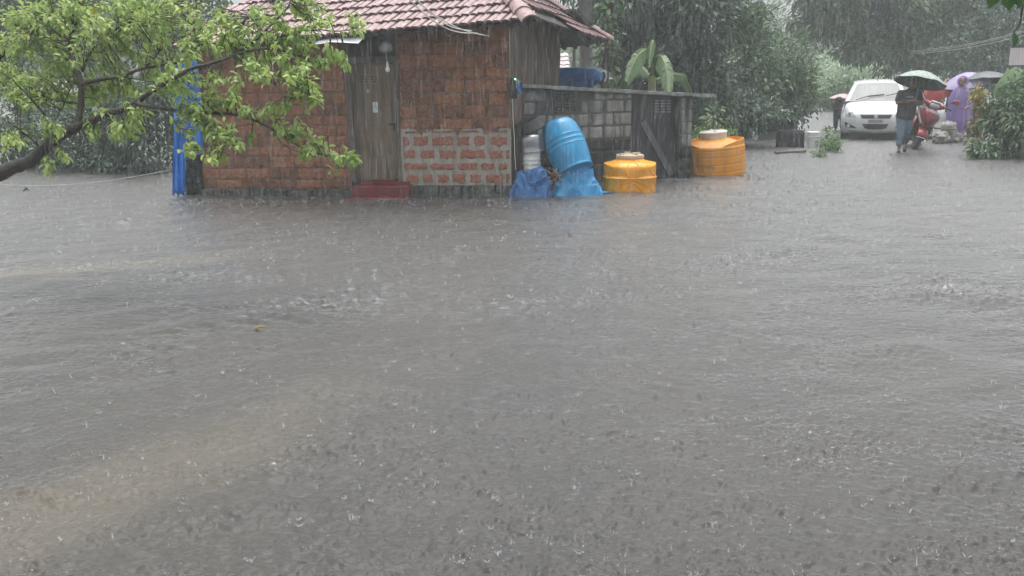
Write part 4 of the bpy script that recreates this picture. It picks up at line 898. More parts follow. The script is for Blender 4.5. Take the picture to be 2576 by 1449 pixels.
# bush on the right with its yellowing plant, lone banana leaf, near leaves hanging in from the right
ptree('hedge_bush', 'bright green leafy bush filling the right edge in front of the umbrellas', 'bush', 2535, 18.3, 260, .04, [(2484, 2680, 225, 392, 0, .9), (2520, 2690, 180, 330, .3, .8), (2446, 2510, 352, 394, -.2, .35), (2474, 2560, 240, 330, .3, .6)], 8200, .105, LM_mid, 120, clump=.2, wl=.5, limbs=6, per=16, tint=(.35, 1))
ptree('yellow_plant', 'yellowing tall plant between the woman in the poncho and the green bush', 'plant', 2452, 18.9, 300, .02, [(2446, 2470, 230, 360, 0, .3), (2448, 2470, 210, 260, 0, .25)], 420, .10, LM_yel, 121, clump=.15, limbs=4, per=12, wl=.4)
def lone_banana():
    Y = 19.6; t = thing('banana_plant', 'single broad pale banana leaf rising behind the right bush', 'banana plant', P(2600, 330, Y)); LMb = mat('pale_banana_leaf', (.16, .25, .10), .35, noise=(6, (.22, .31, .14)))
    b = MB(); b.tube([Vector((P(2605, 300, Y).x, Y, -.3)), P(2605, 215, Y)], [.1, .05], 9); b.build('trunk', M_barkg, t)
    rows = []; l = [(2605, 215), (2580, 180), (2555, 168), (2530, 180), (2512, 205), (2500, 232)]
    for k, (a, c) in enumerate(l):
        p = P(a, c, Y - .1 * k); wv = .05 + .26 * math.sin(math.pi * (k + .3) / 6); rows.append([p + Vector((0.3 * s, -.2 * abs(s) , -abs(s))) * wv for s in (-1, -.5, 0, .5, 1)])
    b = MB(); b.grid(rows); o = b.build('leaf', LMb, t, angle=80); o.modifiers.new('thick', 'SOLIDIFY').thickness = .004
lone_banana()
def near_leaves():
    t = thing('overhanging_twig', 'dark green drooping leaves hanging in from the top right corner', 'twig', P(2560, -60, 3.2)); rng = np.random.default_rng(5)
    b = MB(); b.tube([P(3500, -420, 4.2), P(2680, -90, 3.3), P(2600, -60, 3.25), P(2540, -40, 3.2), P(2490, -50, 3.2)], [.02, .009, .007, .005, .003], 6); b.tube([P(2600, -60, 3.25), P(2572, 20, 3.2), P(2566, 60, 3.2), P(2550, 82, 3.2)], [.005, .004, .003, .002], 5); b.build('twig', M_bark, t)
    ps, ds, up = [], [], []
    for (a, c) in (((2512, -45), (2486, 30)), ((2530, -50), (2545, 62)), ((2560, -60), (2520, 30)), ((2590, -40), (2566, 10)), ((2551, 80), (2552, 118)), ((2540, -60), (2575, 40))):
        p, q = P(*a, 3.2), P(*c, 3.18); ps.append(tuple(p)); ds.append(tuple(q - p)); up.append((.25 * rng.normal(), -1, .3))
    d = np.array(ds); L = np.linalg.norm(d, axis=1) 
    LMn = leaf_mat('dark_overhanging_leaf', (.025, .065, .015), (.05, .115, .03), None, .3, .3)
    leaves('crown', ps, ds, L, .52, LMn, t, rng, droop=.1, up=np.array(up), fold=.15)
near_leaves()

# ---- the near guava tree: limbs laid out at their real distance, rosettes of leaves joined to them by twigs
def guava():
    k = 1 / 2.741; Y0 = 7.6; rng = np.random.default_rng(21); q = lambda a, b, dy=0: P(a * k, b * k, Y0 + dy)
    base = G(-330, 730); base.z = -.35
    t = thing('guava_tree', 'leafy guava tree leaning in from the left with long branches before the house', 'tree', base)
    limbs = []     # (points in zoom pixels, start radius, end radius, depth start, depth end)
    limbs.append(([(-900, 2010), (-600, 1620), (-250, 1330), (0, 1190), (100, 1150), (200, 1120), (290, 1040), (370, 970), (460, 920), (540, 870)], .075, .036, 0, 0))
    limbs.append(([(540, 870), (600, 845), (700, 800), (800, 770), (900, 735), (960, 690), (1010, 655), (1060, 625)], .034, .017, 0, -.35))
    limbs.append(([(940, 715), (1000, 728), (1100, 745), (1280, 780), (1450, 775), (1600, 785), (1750, 825), (1880, 890), (1980, 960), (2090, 1020), (2200, 1060), (2300, 1085), (2420, 1090)], .016, .005, -.3, -.6))
    limbs.append(([(535, 880), (555, 750), (560, 640), (560, 570), (540, 510), (510, 430), (485, 340), (490, 220), (510, 120), (530, 0), (545, -160)], .030, .017, 0, .5))
    limbs.append(([(560, 580), (700, 545), (840, 530), (900, 500), (1000, 470), (1100, 450), (1200, 435), (1290, 425), (1380, 400)], .017, .007, .1, .5))
    limbs.append(([(1250, 505), (1320, 470), (1400, 450), (1520, 420), (1620, 380), (1700, 350), (1850, 330), (1990, 360), (2100, 400), (2170, 440)], .016, .006, -.5, -.3)); 
    limbs.append(([(1060, 625), (1160, 560), (1270, 500)], .017, .016, -.35, -.5))
    limbs.append(([(1630, 375), (1720, 310), (1800, 240), (1900, 140), (2000, 40), (2010, -40)], .013, .005, -.4, -.2))
    limbs.append(([(1620, 400), (1740, 430), (1800, 500), (1900, 590), (2000, 680)], .009, .003, -.4, -.6))
    limbs.append(([(1740, 430), (1880, 490), (1980, 560), (2110, 640), (2200, 690)], .008, .003, -.4, -.7))
    limbs.append(([(1900, 260), (2010, 240), (2100, 210), (2250, 205), (2350, 220), (2460, 190)], .008, .003, -.3, -.6))
    limbs.append(([(570, 490), (600, 400), (640, 340), (700, 290), (800, 200), (900, 120), (1000, 20)], .014, .006, .1, .9))
    limbs.append(([(840, 530), (950, 545), (1090, 572), (1180, 580)], .008, .003, .2, -.1))
    limbs.append(([(-150, 470), (0, 390), (60, 340), (110, 240), (150, 180), (190, 90), (230, 0), (260, -120)], .028, .015, .8, 1.2))
    limbs.append(([(368, 965), (365, 900), (340, 830), (280, 760), (200, 660), (130, 600), (80, 540)], .012, .004, 0, -.6))
    limbs.append(([(355, 845), (420, 760), (470, 650), (520, 540)], .007, .003, -.1, .3))
    limbs.append(([(280, 1020), (180, 930), (100, 870), (20, 820)], .007, .003, 0, -.4))
    limbs.append(([(488, 225), (470, 180), (420, 80), (350, 0), (300, -80)], .011, .005, .4, .9))
    limbs.append(([(475, 140), (340, 150), (240, 165), (170, 190)], .008, .004, .4, .7))
    limbs.append(([(545, 715), (380, 690), (260, 700), (160, 740), (60, 770)], .009, .003, .1, .7))
    limbs.append(([(1390, 300), (1340, 220), (1310, 120), (1270, 0), (1260, -60)], .008, .005, .2, .6))
    limbs.append(([(1400, 800), (1470, 890), (1520, 940), (1600, 1005)], .007, .002, -.4, -.7))
    limbs.append(([(1100, 750), (1190, 820), (1240, 900), (1290, 970), (1330, 1040)], .006, .002, -.4, -.8))
    limbs.append(([(1880, 890), (1920, 960), (1960, 1010), (2060, 1050)], .005, .002, -.5, -.4))
    limbs.append(([(1560, 60), (1700, 100), (1760, 150), (1810, 225)], .005, .006, .1, -.3))
    limbs.append(([(1000, 470), (1080, 380), (1150, 290), (1120, 180), (1060, 60), (1040, -60)], .009, .004, .3, .8))
    mb = MB(); pts_all = []
    for pts, r0, r1, d0, d1 in limbs:
        n = len(pts); m = (n - 1) * 4 + 1; xs_ = np.interp(np.linspace(0, n - 1, m), range(n), [p[0] for p in pts]); ys_ = np.interp(np.linspace(0, n - 1, m), range(n), [p[1] for p in pts])
        kk = np.array([.25, .5, .25]); xs2 = xs_.copy(); ys2 = ys_.copy()
        for _ in range(3): xs2[1:-1] = np.convolve(xs2, kk, 'valid'); ys2[1:-1] = np.convolve(ys2, kk, 'valid')
        P3 = [q(x + rng.normal(0, 2), y + rng.normal(0, 2), d0 + (d1 - d0) * i / (m - 1)) for i, (x, y) in enumerate(zip(xs2, ys2))]
        rr = np.linspace(r0, r1, m) * (1 + rng.normal(0, .06, m)); big = r0 > .03
        mb.tube(P3, list(rr), 10 if big else 7); pts_all += P3
    mb.build('trunk', M_bark, t, angle=80)
    PA = np.array([tuple(p) for p in pts_all])
    Z = [(620, 330, 640, 400, 150, .7), (250, 380, 330, 330, 64, .4), (900, 200, 360, 210, 60, .5), (330, 120, 330, 130, 44, .6), (1060, 100, 250, 120, 34, .5), (1540, 240, 130, 170, 24, -.2), (1850, 120, 150, 110, 13, -.2), (2010, 260, 190, 140, 24, -.3), (2230, 160, 60, 60, 4, -.3), (2150, 60, 100, 60, 8, -.1), (2465, 185, 60, 55, 4, -.6),
         (2270, 430, 60, 50, 7, -.5), (2370, 470, 40, 50, 2, -.5), (1900, 440, 240, 100, 24, -.4), (2080, 560, 130, 110, 15, -.6), (2150, 650, 90, 80, 9, -.6), (1290, 370, 120, 120, 11, 0), (1390, 130, 100, 120, 11, .2), (1680, 330, 100, 100, 8, -.2), (1220, 560, 200, 90, 16, -.3), (1400, 680, 150, 100, 16, -.4), (1560, 620, 90, 110, 11, -.5),
         (1330, 820, 80, 80, 9, -.5), (1550, 900, 80, 90, 7, -.6), (1450, 930, 60, 60, 4, -.5), (1350, 1040, 60, 45, 5, -.7), (1470, 1080, 45, 35, 3, -.7), (1690, 1000, 40, 25, 2, -.6), (1660, 740, 50, 35, 3, -.5), (1810, 755, 45, 20, 3, -.5), (1940, 765, 30, 45, 3, -.5), (1985, 880, 70, 50, 5, -.5), (2090, 880, 60, 40, 4, -.5), (2190, 1010, 90, 50, 7, -.5), (2150, 1070, 40, 25, 3, -.5), (2420, 1090, 55, 30, 5, -.6), (2340, 1105, 30, 25, 2, -.6),
         (890, 890, 90, 70, 9, -.2), (820, 950, 50, 40, 4, -.3), (720, 790, 50, 30, 3, -.1), (640, 920, 50, 50, 4, -.1), (450, 1100, 40, 25, 2, -.2), (335, 1170, 30, 25, 2, -.3), (90, 1000, 70, 50, 5, -.4), (330, 900, 130, 60, 8, -.1), (130, 620, 130, 130, 14, 0), (760, 620, 180, 130, 16, .3), (960, 760, 60, 50, 4, -.2)]
    ps, ds, tt = [], [], []; tw = MB()
    for (cx, cy, rx, ry, n, dz) in Z:
        for _ in range(int(n * GUAVA)):
            a = rng.uniform(0, 6.28); r = math.sqrt(rng.random()); c = np.array(q(cx + rx * r * math.cos(a), cy + ry * r * math.sin(a), dz + rng.normal(0, .28 if rx > 200 else .12)))
            i = np.argmin(((PA - c) ** 2).sum(1)); near = PA[i]; v = c - near; L = np.linalg.norm(v)
            if L > .02:
                mid_ = near + v * .5 + np.array([0, 0, .06 * L + rng.normal(0, .03)]); tw.tube([near, mid_, c], [.0042, .0032, .0022], 4, cap=False); hd = (c - mid_) / (np.linalg.norm(c - mid_) + 1e-6)
            else: hd = np.array([1, 0, 0.])
            hd = hd + np.array([.2, -.1, 0]); hd /= np.linalg.norm(hd); m = rng.integers(6, 12); tone = rng.normal(.5, .25)
            s1 = np.cross(hd, [0, 0, 1.]); s1 /= np.linalg.norm(s1) + 1e-6; s2 = np.cross(hd, s1)
            for j in range(m):
                f = j / m; th = j * 2.4 + rng.normal(0, .3); o = s1 * math.cos(th) + s2 * math.sin(th)
                ps.append(c - hd * .11 * (1 - f)); ds.append(hd * (.25 + .7 * f) + o * (1.0 - .4 * f) + np.array([0, 0, -.40])); tt.append(np.clip(tone * .8 + .25 * f + rng.normal(0, .10), 0, .84) if rng.random() > .008 else 1.0)
    tw.build('twigs', M_bark, t); leaves('crown', ps, ds, .064, .47, LM_near, t, rng, droop=.45, tint=np.array(tt), fold=.22)
GUAVA = 1.5
guava()
# ------------------------------------------------------------------ people helpers
M_skin = mat('brown_skin', (.16, .085, .055), .5, noise=(12, (.19, .105, .07)))
M_hair = mat('black_hair', (.012, .011, .011), .45)
def AZ(o): return -math.atan2(o.x, o.y)
def caps_mesh(caps, nseg=10):
    b = MB()
    for p, q, r1, r2 in caps:
        p, q = Vector(p), Vector(q); d = q - p
        if d.length > 1e-4: b.tube([p, p.lerp(q, .5), q], [r1, (r1 + r2) / 2, r2], nseg)
        b.sphere(p, r1, nseg, 6); b.sphere(q, r2, nseg, 6)
    return b
def body(name, caps, m, parent, voxel=.011, smooth=3):
    """one continuous skin grown over tapered limbs"""
    o = caps_mesh(caps).build(name, m, parent, local=True, smooth=True, angle=180)
    r = o.modifiers.new('skin', 'REMESH'); r.mode = 'VOXEL'; r.voxel_size = voxel; r.use_smooth_shade = True
    s = o.modifiers.new('smooth', 'SMOOTH'); s.iterations = smooth; s.factor = .5
    return o
def hand(wr, dirv, palm, side, grip=.6, s=1.0):
    """palm, four unequal bent fingers and a thumb leaving the side of the palm"""
    wr = Vector(wr); d = Vector(dirv).normalized(); n = Vector(palm).normalized(); n = (n - d * n.dot(d)).normalized(); a = d.cross(n).normalized() * side
    out = [(wr, wr + d * .045 * s, .023 * s, .026 * s), (wr + d * .05 * s - a * .02 * s, wr + d * .075 * s - a * .024 * s, .018 * s, .014 * s), (wr + d * .05 * s + a * .02 * s, wr + d * .075 * s + a * .022 * s, .018 * s, .014 * s)]
    for i, l in enumerate((.070, .080, .074, .058)):
        b = wr + d * .08 * s + a * (.027 - .018 * i) * s; c = grip * (1 + .06 * i); p1 = b + (d * math.cos(c * .7) + n * math.sin(c * .7)) * l * .45 * s; p2 = p1 + (d * math.cos(c * 1.7) + n * math.sin(c * 1.7)) * l * .32 * s; p3 = p2 + (d * math.cos(c * 2.5) + n * math.sin(c * 2.5)) * l * .23 * s
        out += [(b, p1, .0095 * s, .0088 * s), (p1, p2, .0088 * s, .008 * s), (p2, p3, .008 * s, .007 * s)]
    t0 = wr + d * .03 * s + a * .026 * s; t1 = t0 + (d * .55 + a * .65 + n * .45).normalized() * .036 * s; t2 = t1 + (d * .75 + a * .1 + n * .7).normalized() * .030 * s
    return out + [(t0, t1, .012 * s, .0105 * s), (t1, t2, .0105 * s, .008 * s)]
def head_caps(c, look, r=.092):
    c = Vector(c); f = Vector(look).normalized(); s = f.cross(UP).normalized()
    out = [(c + UP * .03, c + UP * .03 - f * .02, r, r * .98), (c - UP * .04 + f * .02, c - UP * .075 + f * .028, r * .72, r * .45)]
    out += [(c + f * .085 - UP * .0, c + f * .112 - UP * .028, .011, .016), (c + f * .086 - UP * .058 + s * .018, c + f * .086 - UP * .058 - s * .018, .010, .010)]
    for k in (-1, 1): out += [(c + s * k * .088 - UP * .0, c + s * k * .094 - UP * .035, .012, .009), (c + s * k * .03 + f * .078 + UP * .026, c + s * k * .045 + f * .072 + UP * .024, .010, .009)]
    return out
def eyes(c, look, parent, r=.092):
    c = Vector(c); f = Vector(look).normalized(); s = f.cross(UP).normalized(); M_eye = bpy.data.materials.get('dark_eye') or mat('dark_eye', (.012, .01, .01), .2)
    for k in (-1, 1): b = MB(); b.sphere(c + s * k * .036 + f * .086 + UP * .010, .0105, 8, 6); b.build('eye', M_eye, parent, local=True)
def umbrella(name, label, apex, axis, R, depth, mats, parts_handle=None, ribs=8, sag=.035, group='open umbrellas'):
    """apex, unit axis pointing from canopy down the shaft"""
    apex = Vector(apex); t = thing(name, label, 'umbrella', apex, 0, group); z = -Vector(axis).normalized(); m = basis(Vector((1, .2, 0)), z); n = ribs * 6
    def pt(rr, a, o):
        k = abs(math.sin(a * ribs / 2)); s = rr ** 1.9
        return m @ Vector((rr * R * math.cos(a) * (1 - .055 * k * rr ** 3), rr * R * math.sin(a) * (1 - .055 * k * rr ** 3), -depth * s + sag * .4 * k * rr * (rr - .2) * -1 + o))
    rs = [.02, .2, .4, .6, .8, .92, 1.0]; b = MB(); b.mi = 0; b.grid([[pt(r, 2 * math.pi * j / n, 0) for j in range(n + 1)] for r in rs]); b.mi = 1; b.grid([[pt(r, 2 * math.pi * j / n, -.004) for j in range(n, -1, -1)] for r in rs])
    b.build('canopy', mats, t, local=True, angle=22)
    b = MB(); st = MB()
    for k in range(ribs): a = 2 * math.pi * k / ribs; b.tube([pt(r, a, -.010) for r in (.03, .3, .6, .85, 1.0)], .0035, 4); st.tube([pt(.5, a, -.012), m @ Vector((0, 0, -depth - .12))], .003, 4)
    M_st = bpy.data.materials.get('umbrella_steel') or mat('umbrella_steel', (.35, .35, .36), .35, .8)
    b.build('ribs', M_st, t, local=True); st.build('stretchers', M_st, t, local=True)
    s = MB(); L = parts_handle or .75; s.tube([m @ Vector((0, 0, .05)), m @ Vector((0, 0, -L))], .006, 8); s.build('shaft', M_st, t, local=True)
    h = MB(); h.tube([m @ Vector((0, 0, -L + .09)), m @ Vector((0, 0, -L - .01))], [.013, .015], 8); h.build('handle', M_blackp, t, local=True)
    return t

# ------------------------------------------------------------------ man under the green umbrella
def man():
    o = G(2263, 383); t = thing('person', 'man in black t-shirt and rolled jeans walking under a pale green umbrella', 'person', o, AZ(o))
    k = 1 / 708.
    hd = (.175, -.03, 1.475)
    LH, RH = (.145, -.235, 1.115), (.09, -.215, 1.085)
    sk = head_caps(hd, (-.1, -1, -.08)) + [((.155, .0, 1.28), (.17, -.01, 1.42), .055, .05)]
    sk += [((-.09, 0, 1.27), (-.125, -.05, 1.06), .047, .040), ((-.125, -.05, 1.06), LH, .040, .026)] + hand(LH, (1, -.25, .1), (0, .6, -.4), 1, .9)
    sk += [((.29, 0, 1.27), (.345, -.06, 1.07), .047, .040), ((.345, -.06, 1.07), RH, .040, .027)] + hand(RH, (-1, -.2, .12), (0, .5, .4), 1, .8)
    sk += [((-.04, 0, .8), (-.01, -.05, .45), .07, .05), ((-.01, -.05, .45), (-.02, -.02, .09), .048, .034), ((.12, .02, .8), (.115, .08, .44), .07, .05), ((.115, .08, .44), (.10, .36, .19), .048, .034)]
    sk += [((-.02, -.0, .055), (-.02, -.13, .035), .036, .030), ((-.02, -.13, .035), (-.02, -.19, .025), .030, .018), ((.10, .37, .14), (.10, .27, .05), .036, .028), ((.10, .27, .05), (.10, .22, .02), .028, .018)]
    sk += [((.04, 0, .85), (.10, 0, 1.25), .10, .10)]
    body('body', sk, M_skin, t, .007)
    h = MB(); c = Vector(hd); h.sphere(c + Vector((.0, .018, .050)), (.100, .102, .092), 16, 10); o_ = h.build('hair', M_hair, t, local=True); eyes(hd, (-.1, -1, -.08), t)
    M_bs = mat('black_tshirt', (.017, .018, .021), .75, noise=(20, (.03, .031, .035)), bump=(14, .4, .02))
    sh = [((-.03, -.02, .80), (.0, -.02, 1.22), .105, .118), ((.14, -.02, .80), (.19, -.02, 1.22), .105, .118), ((.055, -.035, .79), (.095, -.04, 1.22), .105, .12), ((-.055, 0, 1.265), (.255, 0, 1.265), .075, .075), ((.10, 0, 1.28), (.16, 0, 1.37), .095, .062),
          ((-.085, 0, 1.27), (-.118, -.035, 1.13), .066, .066), ((.285, 0, 1.27), (.325, -.04, 1.13), .066, .066), ((-.03, -.02, .79), (.14, -.02, .79), .112, .112)]
    body('t_shirt', sh, M_bs, t, .012, 4)
    M_je = mat('faded_blue_jeans', (.105, .165, .235), .8, noise=(9, (.17, .235, .31), .35, .65), bump=(30, .5, .01), streak=((.07, .11, .16), .4))
    je = [((-.035, -.005, .79), (.13, .0, .79), .115, .115), ((-.04, 0, .76), (-.012, -.05, .45), .100, .078), ((-.012, -.05, .45), (-.022, -.025, .20), .076, .063), ((-.022, -.025, .23), (-.022, -.025, .185), .068, .067), ((.125, .01, .76), (.115, .08, .44), .100, .078), ((.115, .08, .44), (.105, .30, .26), .076, .062), ((-.012, -.05, .40), (-.012, -.05, .36), .080, .079)]
    body('jeans', je, M_je, t, .012, 4)
    for a, b_ in (((-.02, .03, .012), (-.02, -.20, .012)), ((.10, .36, .10), (.10, .22, .012))):
        q = MB(); q.tube([a, tuple((Vector(a) + Vector(b_)) / 2), b_], [.038, .042, .036], 10); q.build('sandal', M_blackp, t, local=True)
    wt = MB(); wt.lathe([(.030, -.012), (.032, 0), (.030, .012)], (.06, -.178, 1.098), 14, basis(Vector((0, 0, 1)), Vector((1, -.7, .2)))); wt.build('wristwatch', M_alu, t, local=True)
    M_pr = mat('white_shirt_print', (.6, .6, .6), .7); b = MB(); rng = random.Random(3); x = .035
    while x < .19:
        w_ = rng.uniform(.008, .014); hh = rng.uniform(.012, .022); b.box((x, -.166 + .0 * x, 1.19 - .03 * (x - .035)), (w_ * .8, .006, hh)); x += w_ + .004
    b.build('shirt_print', M_pr, t, local=True)
    RM = Matrix.Rotation(AZ(o), 3, 'Z'); ap = o + RM @ Vector((.33, -.06, 1.715)); hp = o + RM @ Vector((.215, -.235, 1.09))
    M_go = mat('pale_green_umbrella_cloth', (.19, .25, .215), .55, noise=(16, (.33, .39, .35), .42, .58)); M_gi = mat('green_umbrella_shaded_underside', (.035, .055, .045), .6, noise=(10, (.055, .08, .066)))  # the dark inner layer paints in the shade under the canopy
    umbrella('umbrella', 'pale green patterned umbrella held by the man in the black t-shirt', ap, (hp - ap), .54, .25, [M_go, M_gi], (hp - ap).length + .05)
man()

# ------------------------------------------------------------------ woman in the purple poncho and the umbrellas behind her
def poncho_woman():
    o = G(2400, 357); t = thing('person', 'woman in a translucent purple hooded rain poncho standing beside the red scooter', 'person', o, AZ(o))
    hd = (.045, -.075, 1.445); lk = (-.25, -1, -.05)
    sk = head_caps(hd, lk, .084) + [((.06, -.02, 1.25), (.055, -.05, 1.39), .05, .045), ((.06, 0, .8), (.06, 0, 1.2), .12, .12), ((.06 - .14, 0, 1.2), (-.12, -.04, .98), .04, .035), ((-.12, -.04, .98), (-.02, -.17, .86), .033, .025), ((.2, 0, 1.2), (.25, -.05, .97), .04, .035), ((.25, -.05, .97), (.21, -.21, .84), .033, .025)]
    sk += hand((.21, -.21, .84), (-.3, -.9, .05), (-.3, 0, -1), -1, .5, .9) + hand((-.02, -.17, .86), (.8, -.5, .05), (0, .3, -1), 1, .7, .9)
    for x in (-.03, .10): sk += [((x, 0, .8), (x, .0, .42), .07, .05), ((x, 0, .42), (x, .02, .07), .047, .032), ((x, .02, .04), (x - .01, -.13, .03), .034, .022)]
    body('body', sk, M_skin, t, .009)
    h = MB(); h.sphere(Vector(hd) + Vector((.012, .03, .035)), (.092, .085, .09), 14, 8); h.build('hair', M_hair, t, local=True); eyes(hd, lk, t)
    M_sk = mat('beige_striped_skirt', (.24, .20, .15), .8, noise=(30, (.34, .29, .23)), bump=(20, .3, .01)); b = MB()
    b.grid([[Vector((.05 + (hw + .012 * math.sin(7 * a)) * math.cos(a), .72 * (hw + .012 * math.sin(9 * a + 1)) * math.sin(a), z)) for a in np.linspace(0, 2 * math.pi, 49)] for z, hw in ((.06, .135), (.2, .15), (.5, .17), (.85, .15))]); b.build('skirt', M_sk, t, local=True, angle=80)
    mp = bpy.data.materials.new('purple_poncho_plastic'); mp.use_nodes = True; nt = mp.node_tree; p = nt.nodes['Principled BSDF']; p.inputs['Base Color'].default_value = (.36, .245, .62, 1); p.inputs['Roughness'].default_value = .28; tr = nt.nodes.new('ShaderNodeBsdfTranslucent'); tr.inputs[0].default_value = (.42, .29, .70, 1); tp = nt.nodes.new('ShaderNodeBsdfTransparent'); tp.inputs[0].default_value = (.80, .70, .95, 1)
    m1 = nt.nodes.new('ShaderNodeMixShader'); m1.inputs[0].default_value = .35; m2 = nt.nodes.new('ShaderNodeMixShader'); m2.inputs[0].default_value = .16
    L = nt.links.new; L(p.outputs[0], m1.inputs[1]); L(tr.outputs[0], m1.inputs[2]); L(m1.outputs[0], m2.inputs[1]); L(tp.outputs[0], m2.inputs[2]); L(m2.outputs[0], nt.nodes['Material Output'].inputs[0])
    rng = np.random.default_rng(5); prof = [(.17, .00, .19), (.24, .03, .235), (.36, .085, .27), (.5, .095, .285), (.65, .08, .275), (.8, .065, .26), (.95, .055, .25), (1.08, .05, .235), (1.18, .055, .215), (1.25, .06, .185), (1.30, .06, .13), (1.335, .055, .095)]
    na = 96; cr = [(rng.uniform(0, 6.28), rng.uniform(.06, .2), rng.uniform(.02, .075), rng.uniform(-1, 1)) for _ in range(22)]; rows = []
    for z, cx, hw in prof:
        r = []
        for j in range(na + 1):
            a = 2 * math.pi * j / na; f = sum(h_ * math.exp(-((((a - c0 - sl * z + math.pi) % 6.28318) - math.pi) / wd) ** 2) for c0, wd, h_, sl in cr) * np.interp(z, [.2, .7, 1.25], [1.2, 1, .25])
            r.append(Vector((cx + hw * (1 + f - .06) * math.cos(a), hw * .68 * (1 + f) * math.sin(a) - .02, z + (.04 * math.sin(3 * a + 1) + .12 * max(0, math.cos(a - .2)) if z < .3 else 0) + rng.uniform(-.006, .006))))
        rows.append(r)
    from mathutils import noise as mn
    for r in rows:
        for q in r:
            w_ = Vector((q.x * 7, q.y * 7, q.z * 3.2)); k = (1 - abs(mn.noise(w_))) ** 6 * .035 + (1 - abs(mn.noise(w_ * 2.2))) ** 6 * .016 - .012; n_ = Vector((q.x - .06, q.y, 0)).normalized(); q += n_ * k
    b = MB(); b.grid(rows); b.build('poncho', mp, t, local=True, angle=40)
    hc = Vector(hd) + Vector((.02, .03, .012)); rows = []        # hood open towards the face
    for i in range(12):
        ph = math.pi * (i / 11) * .97 + .02; r = []
        for j in range(25):
            a = math.radians(-35 + 250 * j / 24) + .25; k = 1 + .05 * math.sin(a * 5 + i); r.append(hc + Vector((.128 * math.sin(ph) * math.cos(a) * k, .135 * math.sin(ph) * math.sin(a) * k, .138 * math.cos(ph) * (1 if ph < 1.57 else 1.15))))
        rows.append(r)
    b = MB(); b.grid(rows); b.build('hood', mp, t, local=True, angle=80)
    b = MB(); b.tube([(.0, -.17, 1.29), (-.03, -.185, 1.2), (-.05, -.19, 1.06)], .007, 5); b.tube([(.0, -.17, 1.29), (.01, -.185, 1.2), (-.0, -.195, 1.10)], .006, 5); b.build('drawstring', M_cable, t, local=True)
    for x in (-.03, .10): q = MB(); q.tube([(x, .04, .012), (x, -.06, .012), (x - .01, -.15, .012)], [.034, .040, .034], 10); q.build('sandal', M_lid, t, local=True)
poncho_woman()
def simple_person(label, px, py, top, bot, shirt, skirt, hand_at, look=(0, -1, 0), Y=None, hairl=.03):
    o = G(px, py); 
    if Y: o = Vector((X(px, Y), Y, 0))
    t = thing('person', label, 'person', o, AZ(o)); s = top / 1.6; hd = (0, -.02, 1.47 * s); hx = Matrix.Rotation(-AZ(o), 3, 'Z') @ (Vector(hand_at) - o)
    sk = head_caps(hd, look, .088) + [((0, 0, 1.2 * s), (0, -.01, 1.4 * s), .055, .05), ((0, 0, .8 * s), (0, 0, 1.22 * s), .12, .13)]
    d = 1 if hx.x > 0 else -1; el = Vector((d * .2, -.02, 1.03 * s)).lerp(hx, .2)
    sk += [((d * .17, 0, 1.25 * s), el, .045, .038), (el, hx - (hx - el).normalized() * .05, .036, .026)] + hand(hx - (hx - el).normalized() * .06, hx - el, (0, -1, .2), 1, 1.0)
    sk += [((-d * .17, 0, 1.25 * s), (-d * .22, .0, 1.0 * s), .045, .038), ((-d * .22, 0, 1.0 * s), (-d * .2, -.08, .8 * s), .036, .026)] + hand((-d * .2, -.08, .79 * s), (0, -.2, -1), (d, 0, 0), 1, .4)
    for x in (-.09, .09): sk += [((x, 0, .82 * s), (x, -.02, .44 * s), .075, .055), ((x, -.02, .44 * s), (x, 0, .07), .052, .035), ((x, 0, .04), (x, -.14, .03), .035, .022)]
    body('body', sk, M_skin, t, .011)
    h = MB(); h.sphere(Vector(hd) + Vector((0, .022, .045)), (.1, .1, .092), 14, 8); h.sphere(Vector(hd) + Vector((0, .06, -.02)), (.085, .06, .10), 12, 8); h.build('hair', M_hair, t, local=True); eyes(hd, look, t)
    body('shirt', [((-.06, 0, .78 * s), (-.07, 0, 1.2 * s), .115, .12), ((.06, 0, .78 * s), (.07, 0, 1.2 * s), .115, .12), ((-.15, 0, 1.25 * s), (.15, 0, 1.25 * s), .072, .072), ((d * .17, 0, 1.25 * s), Vector((d * .17, 0, 1.25 * s)).lerp(el, .6), .062, .062), ((-d * .17, 0, 1.25 * s), (-d * .2, 0, 1.1 * s), .062, .062)], shirt, t, .014)
    body('trousers', [((-.06, 0, .8 * s), (.06, 0, .8 * s), .12, .12)] + [c for x in (-.09, .09) for c in (((x, 0, .78 * s), (x, -.02, .44 * s), .095, .075), ((x, -.02, .44 * s), (x, 0, .12), .074, .062))], skirt, t, .014)
    return t, o
